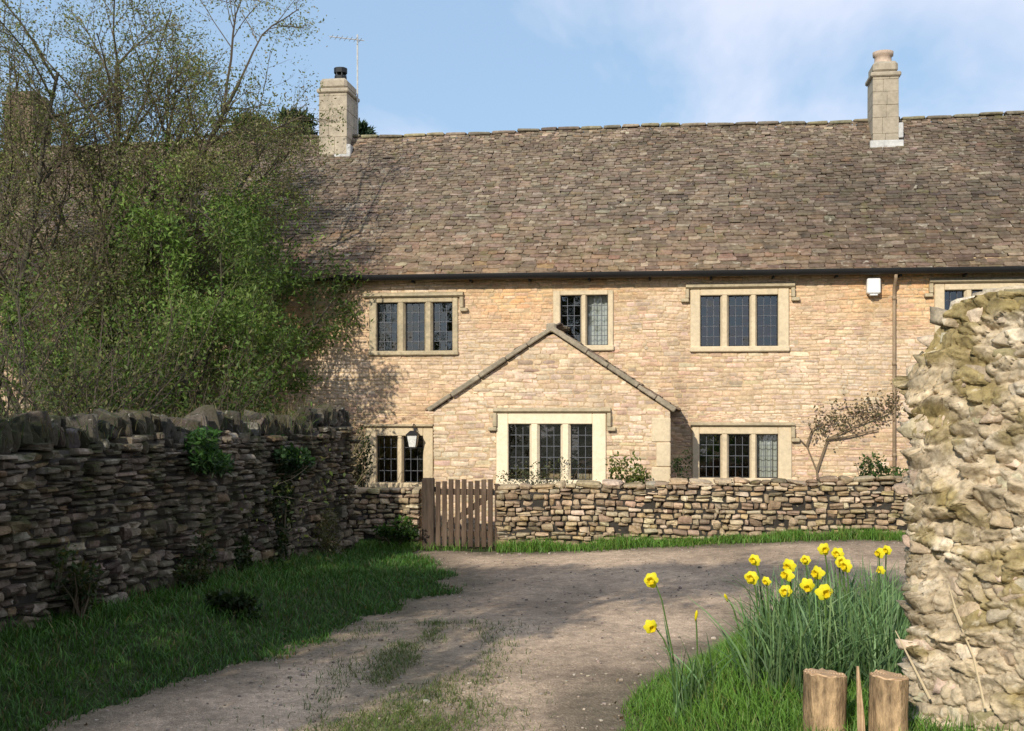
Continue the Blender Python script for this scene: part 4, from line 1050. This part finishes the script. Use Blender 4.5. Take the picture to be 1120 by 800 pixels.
mb = MB(); leaves(mb, np.column_stack([P, ground(P[:, 0], P[:, 1]) + .03]), rng.uniform(.02, .05, n), palette(n, [(.16, .10, .05), (.10, .065, .035), (.24, .17, .09)], [3, 2, 1], .2), .6, -.2)
tag(mb.build('fallen_leaves', M['leaf']), 'brown dead leaves and litter along the lane edges', 'leaves', kind='stuff')
# dry grass and weeds behind / on top of the left wall
def wall_top_pts(n, s0, s1, jit=.2):
    s = rng.uniform(s0, s1, n); q, t = lw.at(s); t = t / np.linalg.norm(t, axis=1)[:, None]; nr = np.stack([t[:, 1], -t[:, 0]], 1)
    return np.column_stack([q + nr * rng.normal(-.1, jit, n)[:, None], np.array([ltop(a) for a in s]) + rng.uniform(0, .1, n)])
mb = MB(); P = np.concatenate([wall_top_pts(3600, 7.0, lw.L - 1.3, .16), wall_top_pts(300, lw.L - 1.3, lw.L - .1, .1)]); P = P[rng.uniform(0, 1, len(P)) < sstep(.3, .6, fbm(P[:, 0] * 2, P[:, 1] * 2, 88)) + .1]; n = len(P)
blades(mb, P, rng.uniform(.06, .30, n), rng.uniform(.005, .010, n), rng.uniform(.2, 1.4, n), palette(n, [(.12, .10, .04), (.24, .19, .10), (.06, .10, .022), (.16, .13, .065)], [3, 2, 2.5, 2]), seg=3)
tag(mb.build('wall_top_grass', M['grass']), 'dry brown and olive grass growing along the top of the left wall', 'grass', kind='stuff')
mb = MB(); n = 3400; P = np.stack([rng.uniform(-5.4, -2.55, n), rng.uniform(16.9, 18.3, n), np.full(n, -.1)], 1)
blades(mb, P, rng.uniform(.9, 2.35, n), rng.uniform(.012, .02, n), rng.uniform(.05, .5, n), palette(n, [(.42, .33, .18), (.34, .26, .14), (.28, .25, .12), (.22, .24, .09)], [3, 3, 2, 1.5]), seg=4)
tag(mb.build('dry_grass', M['grass']), 'tall straw-coloured dead grass in the garden behind the left wall', 'grass', kind='stuff')

# ------------------------------------------------------------------ plants
def leafy(name, label, cat, c, rad, n, size, pal, wts, stems=10, up=.3, asp=.5, base=None, group=None, shell=.5):
    c = np.array(c, float); root = empty(name, (c[0], c[1], c[2] - rad[2]) if base is None else base)
    tag(root, label, cat, group); o0 = np.array(root.location)
    # clumpy volume
    k = 9; cc = rng.normal(0, .45, (k, 3)); cs = rng.uniform(.35, .6, k)
    j = rng.integers(0, k, n); q = rng.normal(0, 1, (n, 3)); q /= np.linalg.norm(q, axis=1)[:, None]; q *= rng.uniform(shell, 1, (n, 1)) ** .6
    P = (cc[j] + q * cs[j][:, None]) * np.array(rad) + c
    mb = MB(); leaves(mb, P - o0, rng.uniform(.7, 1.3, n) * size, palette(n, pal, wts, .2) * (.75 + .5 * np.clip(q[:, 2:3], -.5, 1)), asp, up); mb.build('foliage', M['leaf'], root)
    mb = MB()
    for _ in range(stems):
        e = P[rng.integers(0, n)] - o0; m_ = e * .5 + rng.normal(0, .08, 3) * np.array(rad); mb.tube([np.array([rng.normal(0, .03), rng.normal(0, .03), -.05]), m_, e], [.012, .009, .003], 4, (.09, .07, .045))
    mb.build('stems', M['twig'], root); return root
DK = [(.022, .04, .010), (.032, .055, .014), (.045, .06, .02)]
def on_wall(px, py):   # point on the lit-side face of the left wall seen at that pixel
    t = (px - CX) / F
    for s in np.arange(lw.L - .01, 0, -.01):
        q, _ = lw.at(s)
        if q[0] / q[1] <= t: break
    q, tn = lw.at(s); tn = tn / np.hypot(*tn); nr = np.array([tn[1], -tn[0]]); q2 = q + nr * .26; Y = q2[1]
    return np.array([q2[0], Y, CAMZ + (HZ - py) * Y / F])
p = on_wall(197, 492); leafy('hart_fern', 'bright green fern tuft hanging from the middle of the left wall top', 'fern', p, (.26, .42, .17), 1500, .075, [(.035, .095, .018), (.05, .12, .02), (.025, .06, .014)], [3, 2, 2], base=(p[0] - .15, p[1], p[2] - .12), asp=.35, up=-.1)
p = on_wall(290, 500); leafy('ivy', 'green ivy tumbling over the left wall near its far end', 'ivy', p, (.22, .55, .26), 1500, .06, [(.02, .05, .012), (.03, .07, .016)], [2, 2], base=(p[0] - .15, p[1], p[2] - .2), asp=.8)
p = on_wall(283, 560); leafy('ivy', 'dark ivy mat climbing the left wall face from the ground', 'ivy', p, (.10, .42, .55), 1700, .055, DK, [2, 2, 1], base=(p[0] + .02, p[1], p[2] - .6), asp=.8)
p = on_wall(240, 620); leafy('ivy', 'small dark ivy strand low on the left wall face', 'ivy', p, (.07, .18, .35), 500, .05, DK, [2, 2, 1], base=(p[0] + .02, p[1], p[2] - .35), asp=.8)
for (px, py, lab, rz, sz) in ((40, 660, 'leafy weed at the wall foot by the left edge of the photo', .3, .06), (175, 640, 'scrubby brown-green weed at the foot of the left wall', .22, .05), (330, 610, 'pale dry weed at the far foot of the left wall', .25, .045)):
    p = on_wall(px, py); g_ = float(ground(p[0] + .15, p[1])); leafy('weed', lab, 'weed', (p[0] + .12, p[1], g_ + rz), (.16, .35, rz), 700, sz, [(.06, .085, .025), (.10, .09, .04), (.04, .07, .02)] if px < 300 else [(.16, .14, .07), (.10, .11, .04)], [2, 2, 2] if px < 300 else [2, 2], base=(p[0] + .12, p[1], g_))
p = at(250, 686, 10.2); gz_ = float(ground(p[0], p[1]))
leafy('weed', 'low dark clump of weeds in the middle of the shaded verge', 'weed', (p[0], p[1], gz_ + .07), (.24, .16, .09), 800, .06, DK, [2, 2, 1], base=(p[0], p[1], gz_), asp=.6)
GR = [(.055, .105, .025), (.075, .13, .03), (.10, .13, .045), (.04, .075, .02)]
def garden_plant(name, label, px, py0, py1, wpx, off, n, size, pal=GR, wts=(3, 3, 2, 2), asp=.5, front=False, **kw):
    x = (px - CX) * 16.3 / F; Y = float(wall_base_y(x)) + off; x = (px - CX) * Y / F
    z0, z1 = at(px, py1, Y)[2], at(px, py0, Y)[2]
    return leafy(name, label, 'plant', (x, Y, (z0 + z1) / 2), (wpx * Y / F / 2, .22, (z1 - z0) / 2), n, size, pal, wts, base=(x, Y, float(ground(x, Y))), asp=asp, **kw)
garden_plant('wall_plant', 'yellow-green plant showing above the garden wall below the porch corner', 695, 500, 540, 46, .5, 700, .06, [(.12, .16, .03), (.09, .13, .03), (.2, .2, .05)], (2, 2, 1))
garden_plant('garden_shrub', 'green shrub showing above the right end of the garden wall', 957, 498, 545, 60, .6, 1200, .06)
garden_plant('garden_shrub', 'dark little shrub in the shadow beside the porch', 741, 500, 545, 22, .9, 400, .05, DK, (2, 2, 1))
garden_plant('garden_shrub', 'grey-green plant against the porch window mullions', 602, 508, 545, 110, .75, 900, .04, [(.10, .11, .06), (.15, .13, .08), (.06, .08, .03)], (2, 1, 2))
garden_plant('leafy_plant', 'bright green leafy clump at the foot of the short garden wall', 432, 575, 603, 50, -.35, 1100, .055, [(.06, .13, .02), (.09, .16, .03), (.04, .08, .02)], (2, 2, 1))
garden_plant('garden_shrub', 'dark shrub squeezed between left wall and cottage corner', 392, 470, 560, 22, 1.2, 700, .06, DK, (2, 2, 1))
# climber on the facade
def climber():
    x, z = hp(925, 480); p = h2w(x, -.14, 0); root = empty('climbing_shrub', (*h2w(hp(896, 500)[0], -.12)[:2], .2)); o0 = np.array(root.location)
    tag(root, 'brownish climbing shrub trained across the facade by the downpipe', 'climber')
    mb = MB(); n = 650; t = rng.uniform(0, 1, n)
    pxs = 885 + 95 * t + rng.normal(0, 4, n); pys = 468 - 26 * t + rng.normal(0, 9, n) + rng.uniform(-14, 10, n) * (1 - t)
    q = np.array([h2w(hp(a, b)[0], -.10 - abs(rng.normal(0, .05)), hp(a, b)[1]) for a, b in zip(pxs, pys)]) - o0
    leaves(mb, q, rng.uniform(.035, .07, n), palette(n, [(.17, .125, .07), (.10, .10, .045), (.22, .16, .095)], [2, 2, 1], .2), .55, 0); mb.build('foliage', M['leaf'], root)
    mb = MB()
    for pts in ([(897, 560), (893, 515), (882, 488), (872, 478)], [(893, 515), (905, 480), (935, 466), (978, 448)], [(905, 480), (925, 478), (960, 470)], [(882, 488), (888, 470), (900, 462)]):
        mb.tube([np.array(h2w(hp(a, b)[0], -.06, hp(a, b)[1])) - o0 for a, b in pts], np.linspace(.02, .008, len(pts)), 5, (.19, .14, .09))
    mb.build('stems', M['twig'], root)
climber()
# dead stalks and grass tufts on the rough wall
for k, (a, b) in enumerate((((1030, 765), (992, 690)), ((1090, 775), (1055, 665)), ((1072, 700), (1050, 640)))):
    def onr(px, py):
        t = (px - CX) / F; A = r0 + rn * .24; s_ = (A[1] * t - A[0]) / (dv_[0] - dv_[1] * t); q = A + dv_ * s_; nr = np.array([dv_[1], -dv_[0]]); q = q + nr * .085; return np.array([q[0], q[1], CAMZ + (HZ - py) * q[1] / F])
    p0, p1 = onr(*a), onr(*b); mb = MB(); mb.tube([np.zeros(3), (p1 - p0) * .5 + rng.normal(0, .008, 3), p1 - p0], [.006, .005, .002], 5, (.55, .44, .28))
    o_ = mb.build('dry_stalk', M['twig']); o_.location = p0; tag(o_, ['pale dead stalk leaning on the rubble wall beside the split log', 'long pale dead stalk leaning on the rubble wall nearest the right edge', 'short pale dead stalk high on the rubble wall'][k], 'stalk')

# ------------------------------------------------------------------ daffodils
YEL = np.array([(.82, .70, .02), (.84, .66, .015), (.86, .76, .035)])
def flower_mesh():
    mb = MB()
    for k in range(6):
        a = k * math.pi / 3 + rng.normal(0, .08); fz = rng.normal(0, .06); r_ = .042 * rng.uniform(.9, 1.1); w_ = .019
        pr = [(0.004, .25), (.35, .9), (.65, 1.0), (.88, .6), (1.0, .05)]
        v = []
        for t, ww in pr:
            for s in (-1, 0, 1):
                x = t * r_; y = s * w_ * ww; zz = .006 - .012 * t * t * (1 + fz * 5) - (.004 if s else 0) + (k % 2) * .0015
                v.append((x * math.cos(a) - y * math.sin(a), x * math.sin(a) + y * math.cos(a), zz))
        f = [[3 * i + j, 3 * i + j + 1, 3 * i + j + 4, 3 * i + j + 3] for i in range(4) for j in range(2)]
        mb.add(v, np.array(f), YEL[2] * rng.uniform(.92, 1.05))
    return mb
def trumpet_mesh():
    mb = MB(); n = 18; prof = [(.010, .0), (.0125, .012), (.014, .024), (.0165, .032), (.021, .037), (.014, .030), (.010, .012)]; v = []
    for i, (r_, z_) in enumerate(prof):
        for j in range(n):
            a = j * 2 * math.pi / n; fr_ = 1 + (.12 * math.sin(a * 6) if i in (3, 4) else 0); v.append((r_ * fr_ * math.cos(a), r_ * fr_ * math.sin(a), z_))
    i = np.arange(len(prof) - 1)[:, None, None] * n; j = np.arange(n)[None, :, None]
    mb.add(np.array(v), np.concatenate([i + j, i + (j + 1) % n, i + n + (j + 1) % n, i + n + j], -1).reshape(-1, 4), YEL[1]); return mb
def daffodil(px, py, Y, bpx, label, size=1.0, bud=False, group=None, face=None):
    hd_ = at(px, py, Y); bx = (bpx - CX) * Y / F; gz_ = float(ground(bx, Y)); root = empty('daffodil', (bx, Y, gz_)); tag(root, label, 'daffodil', group)
    o0 = np.array(root.location); h = hd_ - o0
    mb = MB(); pts = [np.array([0, 0, -.03]), np.array([h[0] * .2, .01, h[2] * .45]), np.array([h[0] * .6, .005, h[2] * .85]), np.array([h[0] * .85, .01, h[2] * .985]), h + np.array([0, .012, .0])]
    mb.tube(pts, [.0055, .005, .0045, .004, .0045], 6, (.10, .18, .04)); mb.build('stem', M['grass'], root, smooth=True)
    fc = np.array([rng.normal(-.35, .45), -1, rng.normal(-.05, .18)]) if face is None else np.array(face, float); fc /= np.linalg.norm(fc)
    qt = Vector(fc).to_track_quat('Z', 'Y')
    if bud:
        mb = MB(); mb.tube([(0, 0, -.02), (0, 0, 0), (0, 0, .02), (0, 0, .04), (0, 0, .055)], [.004, .009, .011, .009, .002], 8, YEL[0]); fl = mb.build('bud', M['petal'], root, smooth=True)
    else:
        fl = flower_mesh().build('petals', M['petal'], root, smooth=True); trumpet_mesh().build('trumpet', M['petal'], fl, smooth=True)
    fl.location = h; fl.rotation_mode = 'QUATERNION'; fl.rotation_quaternion = qt; fl.scale = (size * .88 * rng.uniform(.9, 1.08), size * .88, size * .88)
    for k in range(3):
        mb = MB(); blades(mb, np.array([[rng.normal(0, .02), rng.normal(0, .02), -.02]]), max(.2, h[2] * rng.uniform(.6, .85)), .016, rng.uniform(.15, .6), np.array([(.10, .19, .07)]) * rng.uniform(.8, 1.15), seg=5, tipcol=1.2); mb.build('leaf', M['grass'], root)
    return root
CL = 'yellow daffodils in the dense clump'
daffodil(712, 635, 6.75, 742, 'tallest lone yellow daffodil above the lane, left of the clump', 1.25, face=(-.2, -1, .05))
daffodil(712, 686, 6.7, 748, 'lower lone yellow daffodil leaning left over the lane', 1.15, face=(.15, -1, -.15))
daffodil(761, 676, 6.7, 764, 'half-open daffodil bud on an upright stem right of the two lone flowers', 1.0, bud=True, face=(.1, -.3, 1))
daffodil(795, 656, 6.6, 815, 'half-open daffodil bud at the left edge of the dense clump', 1.0, bud=True, face=(-.4, -.6, .8))
for (px, py, Y, bp, lab, sz) in (
    (825, 613, 6.7, 838, 'upper of the two daffodils at the left of the clump', .95), (822, 632, 6.5, 834, 'lower of the two daffodils at the left of the clump', 1.1), (838, 636, 6.5, 842, 'small daffodil just right of the left pair in the clump', .7),
    (863, 619, 6.5, 868, 'upper of the three daffodils stacked left of the clump centre', 1.1), (861, 629, 6.4, 866, 'middle of the three daffodils stacked left of the clump centre', 1.05), (859, 647, 6.25, 866, 'lowest of the three daffodils stacked left of the clump centre', .95),
    (881, 613, 6.7, 886, 'small daffodil high in the middle of the clump', .8), (883, 641, 6.25, 888, 'daffodil left of the lowest pair in the middle of the clump', 1.1), (894, 627, 6.4, 898, 'daffodil in the middle of the clump above the lowest pair', 1.1), (902, 648, 6.15, 905, 'lowest front daffodil in the middle of the clump', 1.25),
    (901, 601, 6.8, 910, 'topmost daffodil of the clump', 1.0), (916, 606, 6.75, 922, 'daffodil in the top right group, next to the topmost one', 1.0), (920, 615, 6.65, 928, 'daffodil in the middle of the top right group', 1.05), (925, 619, 6.6, 932, 'lowest daffodil of the top right group', 1.1),
    (962, 605, 7.4, 962, 'small daffodil by the rubble wall, left of the far pair', .95), (970, 602, 7.5, 968, 'small daffodil by the rubble wall, right of the far pair', .9), (963, 624, 7.2, 958, 'small daffodil by the rubble wall, below the far pair', .75)):
    daffodil(px, py, Y, bp, lab, sz)
def strap_mass(name, label, n, f, hrange, wr=(.006, .015)):
    B = np.array([f() for _ in range(n)]); P = np.column_stack([B, ground(B[:, 0], B[:, 1]) - .02]); mb = MB()
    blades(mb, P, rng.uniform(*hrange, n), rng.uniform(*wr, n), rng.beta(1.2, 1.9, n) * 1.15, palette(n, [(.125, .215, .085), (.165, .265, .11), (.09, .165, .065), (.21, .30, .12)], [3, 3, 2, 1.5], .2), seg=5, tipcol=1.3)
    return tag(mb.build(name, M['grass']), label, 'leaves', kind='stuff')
def fc_():
    Y = rng.uniform(5.75, 7.6); lo = np.interp(Y, [5.7, 6.2, 7.6], [860, 815, 850]); px = rng.uniform(lo, 985); return ((px - CX) * Y / F, Y)
strap_mass('daffodil_leaves', 'dense grey-green strap leaves under the daffodil clump', 1300, fc_, (.30, .58))
def fs_():
    Y = rng.normal(6.65, .12); return ((rng.normal(758, 13) - CX) * Y / F, Y)
strap_mass('daffodil_leaves', 'small tuft of strap leaves under the lone daffodils', 46, fs_, (.22, .46))

# ------------------------------------------------------------------ trees
def tubes_into(mb, lines, n, col):
    by = {}
    for (p, r) in lines:
        if len(p) > 1: by.setdefault(len(p), []).append((p, r))
    th = np.arange(n) * 2 * math.pi / n
    for k, ls in by.items():
        P = np.array([l[0] for l in ls]); Rr = np.array([l[1][:k] for l in ls]); N = len(ls)
        tg = np.gradient(P, axis=1); tg /= np.linalg.norm(tg, axis=2)[..., None] + 1e-9
        ref = np.where(np.abs(tg[:, :1, 2:3]) < .9, np.array([0, 0, 1.0]), np.array([1.0, 0, 0]))
        a = np.cross(tg, np.broadcast_to(ref, tg.shape)); a /= np.linalg.norm(a, axis=2)[..., None] + 1e-9; b = np.cross(tg, a)
        v = P[:, :, None] + Rr[:, :, None, None] * (np.cos(th)[:, None] * a[:, :, None] + np.sin(th)[:, None] * b[:, :, None])
        i = np.arange(k - 1)[:, None] * n; j = np.arange(n)[None]; j2 = (j + 1) % n
        f = np.stack([i + j, i + j2, i + n + j2, i + n + j], -1).reshape(-1, 4)
        f = (f[None] + (np.arange(N) * k * n)[:, None, None]).reshape(-1, 4)
        mb.add(v.reshape(-1, 3), f, np.repeat(np.array(col) * rng.uniform(.7, 1.3, (N, 1)), k * n, 0))

def tree(name, label, cat, base, d0, L, r, lev, kids, nleaf, lsize, pal, wts, spread=.6, wig=.12, upb=.06, shrink=.62, stems=1, stemspread=.25, asp=.5, bark=(.075, .06, .045), trunk_lv=1, start=.3, jit=.04, leafup=.2, gravity=0.0, seed=0, group=None, stemdirs=None, bound=None, rr=(.62, .2)):
    global rng
    rng = np.random.default_rng(1000 + seed)
    root = empty(name, base); tag(root, label, cat, group)
    out = {}; grow.top = lev
    for k in range(stems):
        if stemdirs is not None: d = np.array(stemdirs[k][:3]); LL = L * stemdirs[k][3]
        else: d = np.array(d0) + rng.normal(0, stemspread, 3) * (stems > 1); LL = L * (rng.uniform(.75, 1.1) if stems > 1 else 1)
        grow((rng.normal(0, .08) * (stems > 1), rng.normal(0, .08) * (stems > 1), -.1), d, LL, r, lev, out, kids, spread, wig, upb, shrink, 8, start, gravity, bound, rr)
    mb = MB()
    for lv in range(lev, lev - trunk_lv - 1, -1): tubes_into(mb, out.get(lv, []), 8 if lv == lev else 6, bark)
    mb.build('trunk', M['bark'], root, smooth=True)
    mb = MB()
    for lv in range(lev - trunk_lv - 1, -1, -1): tubes_into(mb, out.get(lv, []), 4 if lv else 3, np.array(bark) * 1.15)
    fine = out[0] + (out[1] if 1 in out else [])
    P = sample_on(fine, nleaf, jit)
    clump = np.sin(P[:, 0] * 2.1 + 1) + np.sin(P[:, 1] * 1.7 + 2) + np.sin(P[:, 2] * 2.6)
    c = palette(nleaf, pal, wts, .2) * (1 + .14 * clump[:, None])
    leaves(mb, P, rng.uniform(.6, 1.35, nleaf) * lsize, np.clip(c, .01, .5), asp, leafup, mi=1)
    mb.build('crown', [M['twig'], M['leaf']], root)
    return root
OL = [(.10, .09, .04), (.075, .085, .028), (.13, .10, .055), (.06, .075, .02)]
def ell(c, r, strict=False):
    c = np.array(c, float); r = np.array(r, float)
    def inside(q): return (((q - c) / r) ** 2).sum() < 1
    inside.strict = strict
    return inside
TW = (.10, .08, .056)
OL = [(.18, .185, .065), (.14, .175, .05), (.21, .18, .095), (.12, .155, .038), (.25, .23, .13)]
b = at(42, 450, 18.4); tree('budding_tree', 'tall budding tree with fine olive-brown twigs, arching from the left edge towards the chimney', 'tree', (b[0], b[1], 0), (0, 0, 1), 7.4, .075, 4, (17, 10, 7, 5), 72000, .046, OL, [3, 3, 2, 2, 1], spread=.72, wig=.09, upb=.01, shrink=.42, trunk_lv=0, start=.36, seed=21, bark=TW, rr=(.44, .14), stems=6, stemdirs=[(.02, 0, 1, 1.0), (.24, .03, 1, 1.04), (.46, -.03, 1, 1.04), (.58, .02, 1, 1.0), (-.22, .0, 1, .95), (.13, .0, 1, .9)], bound=ell((1.6, 0, 6.6), (2.9, 1.3, 3.5)), jit=.12)
b = at(-25, 450, 17.7); tree('budding_tree', 'budding tree cut by the left edge, its twigs filling the upper left corner', 'tree', (b[0], b[1], 0), (0, 0, 1), 7.2, .075, 4, (15, 9, 7, 5), 34000, .046, OL, [3, 3, 2, 2, 1], spread=.75, wig=.09, upb=.01, shrink=.42, trunk_lv=0, start=.36, seed=33, bark=TW, rr=(.44, .14), stems=4, stemdirs=[(.05, 0, 1, 1.0), (.22, .03, 1, 1.0), (.36, -.03, 1, .95), (-.15, .0, 1, .95)], bound=ell((1.1, 0, 6.0), (2.3, 1.2, 3.6)), jit=.12)
GRN = [(.13, .21, .042), (.17, .26, .055), (.09, .155, .034), (.21, .28, .075)]
b = at(195, 450, 18.0)
sd = [(-.34, -.1, 1, .85), (-.16, .1, 1, .95), (.0, -.12, 1, 1.0), (.14, .0, 1, 1.05), (.26, -.1, 1, 1.05), (.36, .1, 1, 1.0), (.20, .12, 1, .9), (.42, .0, 1, 1.0)]
def bush_bound(q): return ((q[0] - .15) / 2.05) ** 2 + (q[1] / .9) ** 2 + ((q[2] - 4.15) / 1.95) ** 2 < 1 or (q[2] < 3.4 and abs(q[0] + .1) < 1.3 and abs(q[1]) < .7)
tree('leafy_shrub', 'big fresh-green arching shrub in front of the cottage left end', 'shrub', (b[0], b[1], -.1), (0, 0, 1), 4.6, .035, 3, (13, 8, 6), 27000, .085, GRN, [3, 3, 3, 1.5], spread=.55, wig=.08, upb=-.02, shrink=.5, stems=8, trunk_lv=0, start=.3, asp=.36, seed=5, bark=(.08, .09, .04), stemdirs=sd, gravity=.004, jit=.09, rr=(.5, .15), bound=bush_bound)
b = at(40, 450, 14.0)
tree('undergrowth_shrub', 'olive scrubby undergrowth behind the left wall below the tall tree', 'shrub', (b[0], b[1], .2), (0, 0, 1), 2.9, .02, 2, (9, 7), 8500, .06, [(.11, .14, .038), (.15, .145, .055), (.075, .105, .026)], [3, 2, 2], spread=.7, wig=.12, upb=.0, shrink=.55, stems=16, stemspread=.42, trunk_lv=0, start=.15, seed=6, jit=.08)
b = at(150, 450, 16.2)
tree('undergrowth_shrub', 'dense green thicket of upright stems behind the left wall', 'shrub', (b[0], b[1], .1), (0, 0, 1), 3.0, .016, 2, (9, 6), 8500, .075, [(.09, .16, .03), (.13, .19, .045), (.14, .15, .055)], [3, 2, 1], spread=.4, wig=.07, upb=.05, shrink=.5, stems=15, stemspread=.22, trunk_lv=0, start=.1, seed=7, jit=.08)
# overhanging tree just outside the frame on the left: shades the lane and wall
tree('roadside_tree', 'leafy roadside tree standing behind the wall just left of the view', 'tree', (-5.4, 3.6, .1), (.1, .05, 1), 4.6, .17, 3, (12, 8, 7), 15000, .13, OL, [3, 3, 2, 2, 1], spread=.8, wig=.1, upb=.02, trunk_lv=0, start=.4, seed=12, bound=ell((.9, .3, 4.1), (1.8, 2.7, 2.3), True), jit=.12)
tree('roadside_tree', 'bare overhanging tree standing behind the wall left of the viewpoint', 'tree', (-5.3, 1.2, .1), (.42, .22, 1), 6.2, .15, 3, (14, 9, 7), 10500, .13, OL, [3, 3, 2, 2, 1], spread=.8, wig=.1, upb=-.02, trunk_lv=0, start=.5, seed=14, bound=ell((2.9, 1.7, 5.2), (2.3, .95, .8), True), jit=.12)
tree('shade_hedge', 'unseen tall hedge added behind the left wall to shade the verge', 'hedge', (-5.9, 2.6, .1), (0, 0, 1), 3.4, .03, 2, (9, 7), 9000, .13, OL, [3, 3, 2, 2, 1], spread=.6, wig=.1, upb=.02, trunk_lv=0, start=.1, stems=30, stemspread=.55, seed=13, bound=ell((.3, 0, 1.8), (1.2, 3.6, 2.0), True), jit=.15)  # hedge out of view, added to cast more shade on the near verge
# dark conifers behind the roof
rng = np.random.default_rng(77)
def conifer(px, py_top, Y, wpx, label):
    p = at(px, py_top, Y); root = empty('conifer', (p[0], p[1], 0)); tag(root, label, 'tree', 'dark conifers behind the roof')
    H = p[2]; Wd = wpx * Y / F / 2; mb = MB(); mb.tube([(0, 0, -.1), (0, 0, H * .5), (0, 0, H)], [.25, .15, .02], 7, (.06, .045, .03)); mb.build('trunk', M['bark'], root)
    n = 16000; t = .45 + .55 * rng.uniform(0, 1, n); a = rng.uniform(0, 6.283, n); layer = np.floor(t * 22) + rng.uniform(-.25, .25, n)
    rr = Wd * np.minimum(1, 1.9 * (1 - t) ** .6) * np.sqrt(rng.uniform(0.1, 1, n)) * (.65 + .3 * np.sin(a * 5 + layer * 2.1) + .25 * np.sin(a * 2 + layer * 1.3 + px))
    P = np.column_stack([rr * np.cos(a), rr * np.sin(a), layer / 22 * H + .02 - .12 * rr])
    mb = MB(); leaves(mb, P, rng.uniform(.18, .4, n), palette(n, [(.018, .038, .016), (.028, .052, .02), (.04, .06, .025)], [3, 2, 1], .2), .3, .1); mb.build('crown', M['needle'], root)
conifer(274, 120, 34, 170, 'dark conifer showing above the roof, leftmost of three')
conifer(324, 115, 36, 165, 'dark conifer showing above the roof just left of the chimney')
conifer(393, 129, 35, 120, 'dark conifer top peeping out behind the aerial')
